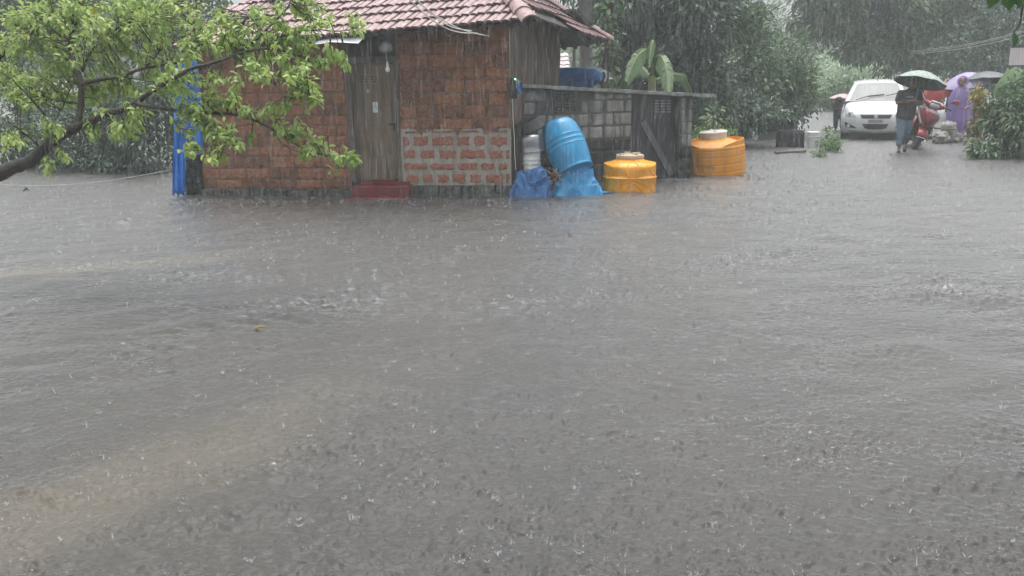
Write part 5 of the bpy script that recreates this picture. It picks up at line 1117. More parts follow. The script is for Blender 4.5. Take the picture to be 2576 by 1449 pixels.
def group_right():
    M_dg = mat('dark_grey_cloth', (.05, .055, .062), .8, noise=(14, (.08, .085, .09))); M_wh = mat('white_shirt_cloth', (.55, .57, .58), .8, noise=(10, (.45, .47, .48)), bump=(14, .4, .01)); M_cr = mat('cream_cloth', (.42, .36, .28), .8, noise=(12, (.5, .45, .36)))
    # black umbrella and the dark haired person holding it
    Y = 22.8; ap = P(2481, 180, Y); hp = P(2466, 262, Y - .25)
    simple_person('dark haired person in cream clothes under the black umbrella behind the bush', 2452, 0, 1.5, 0, M_cr, M_dg, hp, (-.3, -1, 0), Y + .05)
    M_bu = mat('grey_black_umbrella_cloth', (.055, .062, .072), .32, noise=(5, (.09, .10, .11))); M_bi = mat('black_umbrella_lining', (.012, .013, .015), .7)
    umbrella('umbrella', 'dark grey black umbrella held above the bush at the right', ap, Vector((-.02, -.16, -1)), .60, .22, [M_bu, M_bi], .95)
    M_li = leaf_mat('lilac_umbrella_film', (.60, .54, .72), (.66, .60, .78), None, .25, .45); M_li2 = mat('lilac_umbrella_lining', (.42, .35, .55), .5)
    umbrella('umbrella', 'translucent lilac umbrella tilted behind the woman in the purple poncho', P(2431, 183, 22.9), Vector((.22, .12, -1)), .56, .27, [M_li, M_li2], .8)
    # red umbrella and the person in a white shirt beyond the scooter
    Y = 23.6; M_re = mat('red_umbrella_cloth', (.50, .055, .045), .5, noise=(6, (.40, .04, .035))); M_ri = mat('red_umbrella_lining', (.30, .04, .035), .6)
    ap = P(2349, 214, Y - .3); ax = Vector((.55, .35, -.62)).normalized(); umbrella('umbrella', 'red umbrella lowered sideways behind the scooter', ap, ax, .36, .26, [M_re, M_ri], .7, sag=.05)
    simple_person('person in a white shirt holding the red umbrella beyond the scooter', 2330, 0, 1.5, 0, M_wh, M_dg, ap + ax * .62, (.2, -1, -.1), Y + .35)
    # person beyond the car under the pink umbrella
    Y = 27.0; ap = P(2121, 236, Y); hp = P(2112, 272, Y - .2)
    simple_person('small person in dark clothes under the pink umbrella behind the white car', 2111, 0, .98, 0, M_dg, M_dg, hp, (0, -1, 0), Y)
    M_pk = mat('pink_umbrella_cloth', (.50, .36, .36), .5, noise=(5, (.42, .28, .28))); umbrella('umbrella', 'small pale pink umbrella beside the mirror of the white car', ap, Vector((-.05, -.1, -1)), .44, .15, [M_pk, mat('pink_umbrella_lining', (.32, .12, .12), .7)], .6)
group_right()

# ------------------------------------------------------------------ white hatchback
def car():
    g = G(2199, 353); t = thing('parked_car', 'white hatchback car facing the camera with its wipers raised mid screen', 'car', g, AZ(g) + R_(1))
    M_wp = mat('white_car_paint', (.60, .61, .62), .22, coat=.3, noise=(2, (.57, .58, .59))); M_bk = mat('black_car_trim', (.018, .019, .02), .5); M_gl = mat('car_glass', (.20, .21, .21), .32, spec=.25, noise=(1.2, (.25, .26, .26))); M_ty = mat('wet_rubber', (.018, .018, .019), .6, bump=(40, .4, .01)); M_ch = mat('chrome', (.75, .76, .78), .12, 1.0); M_lens = mat('headlamp_lens', (.50, .52, .54), .08, spec=.9, coat=1.0, noise=(9, (.28, .30, .32)))
    us = np.linspace(-1, 1, 33)
    front = [(.16, .17, .70), (.06, .20, .78), (.015, .27, .82), (0, .36, .835), (0, .46, .84), (.01, .56, .84), (.04, .64, .835), (.09, .705, .82), (.18, .765, .80), (.34, .83, .785), (.56, .89, .765), (.76, .935, .745), (.93, .965, .73)]
    def F(i, u):
        y, z, hw = front[i]; return Vector((hw * u, y + .34 * abs(u) ** 3.4 * (1 if i < 9 else max(0, 1 - (i - 8) / 4)), z - (.06 * abs(u) ** 3 if i > 6 else .03 * abs(u) ** 4)))
    b = MB(); b.grid([[F(i, u) for u in us] for i in range(len(front))])
    # flanks, roof, pillars and tail
    for s in (-1, 1):
        pr = []
        for y in (.36, .7, 1.2, 1.9, 2.6, 3.2, 3.55): pr.append([Vector((s * hw * (1 - max(0, y - 2.9) * .08), y, z)) for z, hw in ((.18, .80), (.4, .845), (.62, .85), (.80, .83), (.93, .78))])
        e = [F(i, s) for i in (1, 3, 5, 7, 8)]; b.grid([e] + pr if s > 0 else ([e] + pr)[::-1])
    for (y0, z0, h0), (y1, z1, h1) in (((.93, .955, .745), (1.62, 1.415, .555)),):
        for s in (-1, 1): b.add([Vector((s * h0, y0, z0)), Vector((s * (h0 - .075), y0 + .0, z0 + .012)), Vector((s * (h1 - .055), y1, z1)), Vector((s * (h1 + .01), y1 + .03, z1 - .005))], [(0, 1, 2, 3)]); 
    for s in (-1, 1): b.grid([[Vector((s * .745, .93, .95)), Vector((s * .565, 1.65, 1.41))], [Vector((s * .80, .95, .93)), Vector((s * .585, 1.70, 1.40))]])
    b.grid([[Vector((hw * u, y, z - .055 * abs(u) ** 2.5)) for u in us[::2]] for y, z, hw in ((1.585, 1.415, .555), (1.70, 1.455, .575), (2.0, 1.492, .59), (2.5, 1.505, .59), (3.0, 1.48, .57), (3.4, 1.40, .54), (3.62, .95, .76), (3.68, .55, .8), (3.6, .2, .78))])
    body_ = b.build('body', M_wp, t, local=True, angle=50)
    gl = MB(); gl.grid([[Vector(((.67 + (.50 - .67) * f) * u, .945 + .66 * f - .05 * (1 - u * u) * (1 - f * .4), .965 + .455 * f + .012 * math.sin(math.pi * f) - .02 * u * u)) for u in us[::2]] for f in np.linspace(0, 1, 7)]); ws = gl.build('windscreen', M_gl, t, local=True, angle=60)  # opaque grey glass, the sky's reflection is put into its base colour
    for s in (-1, 1):
        gs = MB(); gs.grid([[Vector((s * .795, 1.0, .93)), Vector((s * .60, 1.72, 1.37))], [Vector((s * .80, 2.2, .94)), Vector((s * .61, 2.2, 1.42))], [Vector((s * .78, 3.3, .95)), Vector((s * .58, 3.1, 1.38))]]); gs.build('side_window', M_gl, t, local=True)
    # front details laid on the curved nose
    def on(x, z, off=.004):
        ks = [p[1] for p in front]; i = max(0, min(len(front) - 2, np.searchsorted(ks, z + .0) - 1)); f = (z - ks[i]) / (ks[i + 1] - ks[i]); a = F(i, x / front[i][2]); c = F(i + 1, x / front[i + 1][2]); p = a.lerp(c, f); return Vector((x, p.y - off, z))
    def panel(name, poly, m, off=.005, th=.01, n=10):
        """polygon on the nose, filled with a fan of strips that follow the curve"""
        zs_ = [p[1] for p in poly]; z0, z1 = min(zs_), max(zs_); rows = []
        for k in range(n + 1):
            z = z0 + (z1 - z0) * k / n; z = min(max(z, z0 + 1e-4), z1 - 1e-4); xs_ = []
            for i in range(len(poly)):
                (xa, za), (xb, zb) = poly[i], poly[(i + 1) % len(poly)]
                if (za - z) * (zb - z) < 0: xs_.append(xa + (xb - xa) * (z - za) / (zb - za))
            rows.append([on(min(xs_) + (max(xs_) - min(xs_)) * j / 12, z, off) for j in range(13)])
        b = MB(); b.grid(rows); o = b.build(name, m, t, local=True, angle=60); o.modifiers.new('thick', 'SOLIDIFY').thickness = th; return o
    g1 = panel('upper_grille', [(-.375, .645), (.375, .645), (.335, .548), (-.335, .548)], M_bk)
    g2 = panel('lower_grille', [(-.315, .415), (.315, .415), (.25, .295), (.12, .272), (-.12, .272), (-.25, .295)], M_bk)
    gs = MB()
    for k in range(5): gs.box(on(0, .565 + .016 * k, .016), (.62, .004, .004))
    gs.build('grille_bars', mat('dark_grey_bar', (.06, .06, .065), .5), g1, local=True)
    for s in (-1, 1):
        panel('headlight', [(s * .745, .80), (s * .70, .835), (s * .635, .81), (s * .53, .725), (s * .46, .60), (s * .47, .565), (s * .70, .595), (s * .745, .64)], M_lens, .006)
        l = MB(); c = on(s * .60, .665, .004); l.sphere(c, (.065, .02, .065), 14, 8); l.build('headlamp_reflector', M_ch, t, local=True)
        fr = panel('fog_recess', [(s * .745, .46), (s * .70, .44), (s * .50, .345), (s * .455, .30), (s * .69, .305), (s * .73, .36)], M_bk, .006)
        l = MB(); c = on(s * .645, .355, .016); l.lathe([(.045, 0), (.04, .012), (.0, .016)], c, 14, Matrix.Rotation(R_(90), 3, 'X'), cap=False); l.build('fog_lamp', M_lens, fr, local=True)
        m_ = MB(); m_.sphere((s * .93, .98, 1.0), (.10, .07, .075), 14, 8); m_.box((s * .80, 1.0, .955), (.14, .05, .04), None, .01); m_.build('wing_mirror', M_bk, t, local=True)
        for y in (.72, 3.08):
            w_ = MB(); R90 = Matrix.Rotation(R_(90), 3, 'Y'); w_.lathe([(.17, -.09), (.28, -.09), (.30, -.07), (.302, 0), (.30, .07), (.28, .09), (.17, .09)], (s * .735, y, .30), 28, R90); wh = w_.build('wheel', M_ty, t, local=True)
            r_ = MB(); r_.lathe([(.19, -.085), (.18, .06), (.06, .07), (0, .07)], (s * .735, y, .30), 20, Matrix.Rotation(R_(90 * s), 3, 'Y')); r_.build('rim', M_ch, wh, local=True)
    us_ = MB(); us_.box((0, 1.9, .20), (1.45, 3.1, .12)); us_.build('underbody', M_bk, t, local=True)
    lp = MB(); lp.grid([[on(.66 * u, .205, .01) - Vector((0, 0, .035 * (1 - abs(u)))), on(.60 * u, .245, .012)] for u in np.linspace(-1, 1, 15)]); o = lp.build('bumper_lip', mat('grey_bumper_plastic', (.25, .26, .27), .5), t, local=True); o.modifiers.new('thick', 'SOLIDIFY').thickness = .012
    # badge: a folded S between two chevrons
    bd = MB(); S_ = [(0, .050), (.056, .016), (.030, .0), (.056, -.016), (0, -.050), (-.056, -.018), (-.022, .0), (-.034, .006)]
    top = [(0, .052), (.056, .018), (.040, .008), (.004, .026), (-.006, .021), (.046, -.012), (.030, -.024), (-.058, .016)]; bot = [(-x, -z) for x, z in top]
    for poly in (top, bot): bd.prism([on(0, .597, .026) + Vector((x, 0, z)) for x, z in poly], (0, .012, 0))
    bd.build('badge', M_ch if False else mat('bright_badge', (.85, .86, .88), .2), t, local=True, smooth=False)
    pl = MB(); pl.box(on(0, .49, .014), (.345, .014, .075), None, .004); plate = pl.build('number_plate', mat('grey_number_plate', (.33, .34, .35), .5), t, local=True)
    text_obj_local = text_obj('plate_text', 'KA 02 2 4386', .058, mat('plate_black', (.05, .05, .055), .6), None, on(0, .488, .0225), basis(Vector((1, 0, 0)), Vector((0, -1, 0))), .001); text_obj_local.parent = plate
    wi = MB()
    for pts in ([(-.50, .0), (-.22, .21), (.16, .30)], [(.22, .22), (.48, .34), (.62, .36)]):
        q = [Vector((x, .945 + .66 * f - .085, .975 + .455 * f + .015)) for x, f in pts]; wi.tube(q, .011, 6); wi.tube([q[1] - UP * .012, q[2] - UP * .012, q[2] + Vector((.02, 0, .004))], .014, 5)
    wi.build('wiper', M_bk, ws, local=True)
    an = MB(); an.tube([(0, 1.75, 1.465), (0, 1.80, 1.52)], [.012, .006], 6); an.build('antenna', M_bk, t, local=True)
car()

# ------------------------------------------------------------------ red scooter on its stand
def scooter():
    g = G(2297, 376); t = thing('scooter', 'red scooter leaning over on its stand beside the white car', 'scooter', g); t.rotation_euler = (0, R_(20.5), AZ(g) + R_(11))
    M_r = mat('red_scooter_paint', (.26, .016, .022), .32, coat=.2, noise=(4, (.20, .014, .02))); M_k = mat('black_scooter_plastic', (.016, .016, .017), .45); M_ty = bpy.data.materials['wet_rubber']; M_ch = bpy.data.materials['chrome']; M_w = mat('clear_lamp_lens', (.40, .42, .43), .2, coat=.3); M_g = mat('grey_visor', (.30, .31, .32), .35)
    for y, nm in ((0, 'front_wheel'), (1.22, 'rear_wheel')):
        b = MB(); R90 = Matrix.Rotation(R_(90), 3, 'Y'); b.lathe([(.13, -.045), (.19, -.052), (.215, -.035), (.222, 0), (.215, .035), (.19, .052), (.13, .045)], (0, y, .222), 28, R90); wv = b.build('wheel', M_ty, t, local=True)
        r = MB(); r.lathe([(.135, -.03), (.05, -.045), (.05, .045), (.135, .03)], (0, y, .222), 18, R90); r.build('rim', M_k, wv, local=True)
    b = MB(); A = np.linspace(R_(15), R_(165), 14); b.grid([[Vector((x, -math.cos(a) * (.27 - .25 * abs(x)) , .235 + math.sin(a) * (.285 - 1.4 * x * x * 3))) for a in A] for x in np.linspace(-.11, .11, 9)]); o = b.build('front_fender', M_r, t, local=True, angle=70); o.modifiers.new('thick', 'SOLIDIFY').thickness = .008
    b = MB(); b.tube([Vector((x, -.262, .30 - 1.2 * x * x)) for x in np.linspace(-.115, .115, 9)], .008, 6); b.build('fender_trim', M_ch, t, local=True)
    # apron: faceted red front panel
    sec = [(.50, .07, -.08), (.56, .115, -.13), (.64, .175, -.17), (.74, .225, -.185), (.83, .235, -.16), (.90, .20, -.11), (.96, .12, -.06)]; b = MB()
    b.grid([[Vector((hw * u, y + .20 * abs(u) ** 1.8 - .02 * (1 - abs(u)) , z + .03 * (1 - abs(u)))) for u in np.linspace(-1, 1, 15)] for z, hw, y in sec]); o = b.build('apron', M_r, t, local=True, angle=30); o.modifiers.new('thick', 'SOLIDIFY').thickness = .012
    for s in (-1, 1):
        b = MB(); b.prism([Vector((s * .225, .02, .80)), Vector((s * .235, .02, .74)), Vector((s * .13, -.12, .575)), Vector((s * .12, -.13, .60))], (0, -.012, 0)); b.build('indicator_lamp', M_w, t, local=True, smooth=False)
    b = MB()
    for s in (-1, 1): b.prism([Vector((s * .14, -.165, .86)), Vector((s * .155, -.155, .86)), Vector((s * .06, -.175, .58)), Vector((s * .045, -.18, .58))], (0, -.012, 0))
    b.build('apron_crease', mat('dark_red_crease', (.10, .01, .014), .3), t, local=True, smooth=False)
    pl = MB(); pl.box((0, -.155, .895), (.30, .012, .05), Matrix.Rotation(R_(-20), 3, 'X'), .003); pt = pl.build('number_plate', mat('white_number_plate', (.62, .55, .56), .5), t, local=True)
    tx = text_obj('plate_text', 'KA 12 H 4572', .042, bpy.data.materials['plate_black'], None, Vector((0, -.1625, .8955)), basis(Vector((1, 0, 0)), Vector((0, -1, .36))), .0008); tx.parent = pt
    # handlebar cowl, lamp, grips, levers, mirrors
    b = MB(); b.sphere((0, .02, 1.035), (.20, .11, .085), 18, 10); b.sphere((-.17, .03, 1.055), (.075, .06, .05), 12, 8); b.sphere((.17, .03, 1.055), (.075, .06, .05), 12, 8); b.build('handlebar_cowl', M_r, t, local=True)
    b = MB(); b.sphere((0, -.055, 1.025), (.115, .055, .068), 16, 10); b.build('headlight', M_w, t, local=True)
    b = MB(); b.sphere((0, -.02, 1.105), (.12, .09, .030), 14, 8); b.build('visor', M_g, t, local=True)
    for s in (-1, 1):
        b = MB(); b.tube([(s * .20, .05, 1.06), (s * .31, .07, 1.06), (s * .40, .10, 1.055)], [.016, .018, .019], 8); gp = b.build('grip', M_k, t, local=True)
        b = MB(); b.tube([(s * .23, .02, 1.045), (s * .31, .0, 1.02), (s * .375, .03, .985)], .008, 6); b.build('brake_lever', M_alu, t, local=True)
        b = MB(); b.tube([(s * .17, .03, 1.08), (s * .26, .04, 1.16), (s * .34, .04, 1.225)], .008, 6); ms = b.build('mirror_stem', M_k, t, local=True)
        b = MB(); b.sphere((s * .395, .03, 1.25), (.082, .03, .05), 14, 8, Matrix.Rotation(R_(-12 * s), 3, 'Y')); b.build('mirror', M_r, t, local=True)
    # legshield, floor, body, seat, engine and stands
    b = MB(); b.grid([[Vector((hw * u, .06 + .05 * (1 - u * u) + .12 * (.9 - z), z)) for u in np.linspace(-1, 1, 9)] for z, hw in ((.28, .17), (.5, .205), (.7, .215), (.9, .18))]); b.box((0, .45, .27), (.34, .62, .06), None, .02); b.box((0, .02, .45), (.10, .08, .5), None, .02); b.build('legshield', M_k, t, local=True, angle=60)
    b = MB(); b.grid([[Vector((hw * math.cos(a), y, zc + hz * math.sin(a))) for a in np.linspace(0, 2 * math.pi, 21)] for y, hw, hz, zc in ((.62, .10, .14, .55), (.75, .165, .19, .57), (1.0, .20, .18, .60), (1.3, .20, .15, .64), (1.55, .15, .10, .68), (1.66, .06, .05, .70))]); b.build('rear_body', M_r, t, local=True, angle=60)
    b = MB(); b.grid([[Vector((hw * math.cos(a), y, zc + hz * math.sin(a))) for a in np.linspace(0, 2 * math.pi, 17)] for y, hw, hz, zc in ((.60, .06, .03, .77), (.72, .13, .055, .78), (1.0, .15, .055, .80), (1.4, .13, .055, .83), (1.55, .06, .03, .84))]); b.build('seat', M_k, t, local=True, angle=70)
    b = MB(); b.box((0, 1.0, .28), (.26, .5, .22), None, .04); b.tube([(.13, .85, .2), (.17, 1.3, .26), (.17, 1.6, .34)], [.03, .05, .05], 8); b.build('engine', M_k, t, local=True)
    b = MB(); b.tube([(.12, .78, .16), (.20, .74, .05), (.235, .72, -.06)], .011, 6); b.box((.24, .72, -.065), (.05, .06, .012)); b.build('side_stand', M_k, t, local=True)
    b = MB(); b.tube([(.14, .95, .14), (.26, .92, .13), (.30, .90, .16)], .010, 6); b.tube([(.30, .86, .16), (.30, .96, .16)], .014, 6); b.build('foot_peg', M_k, t, local=True)
    # crash-bar wire on the left
    b = MB(); b.tube([(.22, .10, .55), (.25, .12, .40), (.22, .2, .26), (.12, .3, .24)], .008, 6); b.build('leg_guard', M_ch, t, local=True)
    hp = P(2311, 252, g.y + .12); h = thing('helmet', 'dark helmet with a shiny visor hung on the scooter handlebar', 'helmet', hp)
    b = MB(); b.sphere(hp, (.125, .14, .125), 20, 12); b.build('shell', mat('dark_helmet_gloss', (.03, .045, .05), .15, coat=1.0), h)
    b = MB(); b.grid([[hp + Vector((.129 * math.sin(th) * math.cos(a), .145 * math.sin(th) * math.sin(a), .129 * math.cos(th))) for a in np.linspace(R_(190), R_(350), 14)] for th in np.linspace(R_(55), R_(105), 7)]); o = b.build('visor', mat('smoked_visor', (.10, .13, .14), .08, coat=1.0), h); o.modifiers.new('thick', 'SOLIDIFY').thickness = .004
    b = MB(); b.lathe([(.11, -.10), (.118, -.09), (.118, -.075)], hp, 20, cap=False); b.build('rim_trim', M_blackp, h)
scooter()

# ------------------------------------------------------------------ small things by the road
def roadside():
    # white lidded pail, black stone block, plank, weeds
    c = G(2044, 371); c.z = 0; t = thing('lidded_pail', 'white plastic pail with a lid standing beside the black stone block', 'pail', c)
    b = MB(); b.lathe([(.115, -.05), (.12, 0), (.132, .23), (.135, .245), (.150, .25), (.150, .268), (.136, .272), (.138, .30), (.146, .305), (.146, .32), (.139, .324), (.139, .335)], c, 28); b.build('pail_body', M_whitep, t, angle=50)
    b = MB(); b.lathe([(.149, .335), (.152, .34), (.152, .362), (.143, .37), (.13, .366), (0, .366)], c, 28, cap=False); b.build('lid', M_whitep, t, angle=50)
    b = MB(); b.grid([[c + Vector((.1315 * math.cos(a), .1315 * math.sin(a), z)) for a in np.linspace(R_(250), R_(305), 8)] for z in (.07, .19)]); b.build('paper_label', mat('faint_label', (.55, .57, .56), .6), t)
    b = MB(); b.tube([c + Vector((.152 * math.cos(a), -.152 * abs(math.sin(a)), .26 - .09 * math.sin(a))) for a in np.linspace(0, math.pi, 12)], .004, 5); b.build('handle', M_cable, t)
    c = G(1993, 371); c.y += .2; rng = np.random.default_rng(2); b = MB(); rows = []; sg = lambda v, e: math.copysign(abs(v) ** e, v)
    for i in range(17):
        th = math.pi * i / 16; rows.append([Vector((c.x, c.y, .14)) + Vector((.29 * sg(math.sin(th), .22) * sg(math.cos(a), .22), .21 * sg(math.sin(th), .22) * sg(math.sin(a), .22), -.26 * sg(math.cos(th), .22))) + Vector(rng.uniform(-.007, .007, 3)) for a in np.linspace(0, 2 * math.pi, 33)]); rows[-1][-1] = rows[-1][0]
    b.grid(rows)
    tag(b.build('stone_block', M_black, angle=45), 'black mossy stone block standing in the water next to the white pail', 'block')
    a, d = G(1951, 384, .03), G(2024, 380, .03); b = MB(); m = (a + d) / 2; b.box(m, ((d - a).length, .12, .05), Matrix.Rotation(math.atan2(d.y - a.y, d.x - a.x), 3, 'Z'), .006); tag(b.build('plank', M_wood), 'short dark plank lying in the water in front of the stone block', 'plank')
    ptree('weeds', 'clump of low weeds spilling into the water beside the white pail', 'plant', 2080, 20.2, 360, 0, [(2062, 2112, 345, 378, 0, .4), (2052, 2082, 372, 392, -1.2, .25), (2072, 2098, 322, 352, .5, .2)], 620, .075, LM_grass, 130, clump=.12, limbs=0, per=12, tint=(0, .7))
    # low dark wall at the road edge with stems growing over it
    t = thing('low_wall', 'low dark mossy wall at the edge of the flooded road', 'wall', P(1955, 300, 27)); b = MB(); p0, p1 = P(1905, 290, 26.6), P(2008, 290, 27.6); z1 = Zp(1960, 292, 27)
    b.prism([Vector((p0.x, p0.y, -.2)), Vector((p1.x, p1.y, -.2)), Vector((p1.x, p1.y, z1)), Vector((p0.x, p0.y, z1))], (0, .25, 0)); b.build('masonry', M_black, t, smooth=False)
    s = MB()
    for k in range(9): x = 1925 + 9.5 * k; r = random.Random(k); s.tube([P(x, 292, 26.9), P(x + r.uniform(-8, 8), 272, 26.9), P(x + r.uniform(-16, 16), 248 + r.uniform(-8, 8), 26.9)], [.02, .014, .006], 5)
    tag(s.build('stems', M_bark), 'thin bare stems standing over the low dark wall', 'plant')
    b = MB(); p0, p1, p2 = P(2012, 277, 40), P(2062, 238, 44), P(2200, 244, 46); 
    b.prism([Vector((p1.x, p1.y, -.2)), Vector((p2.x, p2.y, -.2)), p2, p1], (0, .3, 0)); b.prism([Vector((p0.x, p0.y, -.2)), Vector((p1.x, p1.y, -.2)), p1, p0], (-.2, .2, 0)); tag(b.build('retaining_wall', mat('misty_concrete', (.13, .12, .12), .8, noise=(3, (.18, .16, .16))), smooth=False), 'grey retaining wall in the mist at the road bend', 'wall')
    # white sacks and the timber across them
    from mathutils import noise as mn
    M_sack = mat('white_woven_sack', (.34, .33, .31), .7, noise=(8, (.22, .21, .185)), bump=(20, .6, .02)); rng = np.random.default_rng(9)
    for lab, px, py, sx, sy, sz, lift in (('lower pale sack slumped on the kerb behind the scooter', 2372, .12, .20, .18, .14, 22.0), ('upper white sack with a twisted mouth on top of the pale sacks', 2388, .36, .16, .14, .16, 22.1), ('flattened pale sack at the foot of the purple poncho', 2400, .13, .26, .2, .16, 22.2)):
        c = Vector((X(px, lift), lift, py)); ph = rng.uniform(0, 6, 6); b = MB(); rows = []
        for i in range(19):
            th = math.pi * i / 18; rows.append([(lambda v: c + v * (1 + .7 * (abs(mn.noise(v * 4.5 + Vector((px, 0, 0)))) - .25) + .4 * (abs(mn.noise(v * 11 + Vector((px, 3, 0)))) - .2)))(Vector((sx * math.sin(th) ** .7 * math.cos(a), sy * math.sin(th) ** .7 * math.sin(a), -sz * math.cos(th)))) for a in np.linspace(0, 2 * math.pi, 37)])
        b.grid(rows); tag(b.build('sack', M_sack, angle=40), lab, 'sack', 'pale sacks behind the scooter')
    b = MB(); b.tube([P(2350, 322, 21.7), P(2408, 326, 21.8)], .022, 7); tag(b.build('pole', M_wood), 'grey pole lying across the pale sacks', 'pole')
    b = MB(); p0, p1 = G(2340, 350), G(2452, 346); b.prism([p0 + UP * -.1, p1 + UP * -.1, p1 + UP * .06, p0 + UP * .06], (0, .25, 0)); tag(b.build('kerb', M_cmor, smooth=False), kind='structure')
    # sign board at the right edge, distant pole, overhead wires
    t = thing('sign_board', 'weathered white sign board with a dark top edge at the right border', 'sign', P(2575, 165, 26)); b = MB(); a, d = P(2538, 164, 26), P(2640, 119, 26)
    b.box(((a.x + d.x) / 2, 26, (a.z + d.z) / 2), (d.x - a.x, .03, d.z - a.z)); b.build('board', mat('faded_white_board', (.55, .53, .53), .6, noise=(4, (.62, .50, .50)), streak=((.40, .36, .36), .5)), t)
    b = MB(); b.box(((a.x + d.x) / 2 + .02, 26, d.z + .05), (d.x - a.x, .06, .085)); b.build('top_rail', M_blackp, t)
    for fx in (.2, .8): b = MB(); x = a.x + (d.x - a.x) * fx; b.tube([(x, 26.05, -.3), (x, 26.05, a.z + .1)], .03, 8); b.build('post', M_wood, t)
    p = P(1910, 60, 52); t = thing('utility_pole', 'thin grey utility pole rising out of the mist beyond the grove', 'utility pole', (p.x, p.y, 0)); b = MB(); b.tube([(p.x, p.y, -.3), (p.x, p.y, 9.2)], [.20, .15], 10); b.build('pole', M_barkg, t)
    b = MB(); b.box((p.x, p.y, 8.3), (1.5, .1, .1)); b.build('cross_arm', M_barkg, t)
    for k, (z0, z1) in enumerate(((128, 61), (132, 64), (136, 72))):
        b = MB(); A, B = P(2290, z0, 31), P(2640, z1, 24); b.tube([A.lerp(B, i / 10) - UP * .12 * math.sin(math.pi * i / 10) for i in range(11)], .0045, 5); tag(b.build('wire', M_cable), ('upper', 'middle', 'lowest')[k] + ' of three thin overhead wires crossing before the dark tree', 'wire', 'overhead wires')
roadside()
def drifting():
    g = G(66, 481, .01); b = MB(); b.tube([g + Vector((-.05, 0, .0)), g + Vector((0, .02, .05)), g + Vector((.05, 0, .01))], [.012, .016, .008], 6); b.tube([g, g + Vector((-.03, .05, .07))], [.008, .004], 5); tag(b.build('driftwood', M_bark), 'small dark piece of wood drifting in the water near the rope', 'driftwood')
    g = G(637, 828, .02); rng = np.random.default_rng(1); tag(leaves('floating_leaf', [tuple(g)], [(1, .25, .12)], .11, .5, LM_yel, None, rng, droop=.1, tint=np.array([.6])), 'single pale yellow leaf floating on the dark ripple line', 'leaf')
drifting()
# ------------------------------------------------------------------ falling rain, run-off from the roofs, splashes on the flood
def water_white(name, alpha, col=(.80, .83, .84)):
    m = bpy.data.materials.new(name); m.use_nodes = True; t = m.node_tree; b = t.nodes['Principled BSDF']; b.inputs['Base Color'].default_value = (*col, 1); b.inputs['Roughness'].default_value = .15
    tl = t.nodes.new('ShaderNodeBsdfTranslucent'); tl.inputs[0].default_value = (*col, 1); tp = t.nodes.new('ShaderNodeBsdfTransparent')
    a = t.nodes.new('ShaderNodeMixShader'); a.inputs[0].default_value = .5; t.links.new(b.outputs[0], a.inputs[1]); t.links.new(tl.outputs[0], a.inputs[2])
    c = t.nodes.new('ShaderNodeMixShader'); c.inputs[0].default_value = alpha; t.links.new(tp.outputs[0], c.inputs[1]); t.links.new(a.outputs[0], c.inputs[2]); t.links.new(c.outputs[0], t.nodes['Material Output'].inputs[0]); return m
def threads(name, top, bot, rad, m):
    """many thin three-sided threads of water, pointed at both ends"""
    top, bot = np.asarray(top, float), np.asarray(bot, float); n = len(top); rad = np.broadcast_to(rad, (n,)); a = np.array([.5, 2.6, 4.7]); mid_ = top * .35 + bot * .65
    ring = np.stack([np.cos(a), np.sin(a), 0 * a], 1)[None] * rad[:, None, None]
    V = np.concatenate([top[:, None], mid_[:, None] + ring, bot[:, None]], 1).reshape(-1, 3)
    F0 = np.array([[0, 1, 2], [0, 2, 3], [0, 3, 1], [4, 2, 1], [4, 3, 2], [4, 1, 3]]); F = (np.arange(n)[:, None, None] * 5 + F0[None]).reshape(-1, 3)
    return tag(np_mesh(name, V, F, m), kind='stuff')
def rain():
    rng = np.random.default_rng(77); n = RAIN_N; Y = 2.6 * (13.0 ** rng.random(n)); px = rng.uniform(-200, 2776, n); py = rng.uniform(-120, 760, n)
    d = np.array([tuple(ray(a, b)) for a, b in zip(px, py)]); p = np.array(tuple(CC)) + d * (Y / d[:, 1])[:, None]
    keep = p[:, 2] > .35; keep &= ~((Y > 12.9) & (p[:, 2] < 2.6) & (px < 1330) & (px > 500)); keep &= ~((p[:, 2] > 1.0) & (Y > 13.2) & (px < 1530) & (px > 500)); p = p[keep]; Y = Y[keep]; m = len(p)
    L = .04 + .26 * rng.random(m) ** 2 * np.clip(Y / 9, .35, 1.5); lean = rng.normal(.014, .03, (m, 2))
    bot = p - np.stack([lean[:, 0] * L, lean[:, 1] * L, L], 1); bot[:, 2] = np.maximum(bot[:, 2], .03)
    threads('rain', p, bot, rng.uniform(.6, 1.25, m) * .00017 * np.clip(Y, 3.5, 26), water_white('rain_thread', .125, (.62, .65, .66)))
RAIN_N = 24000
rain()
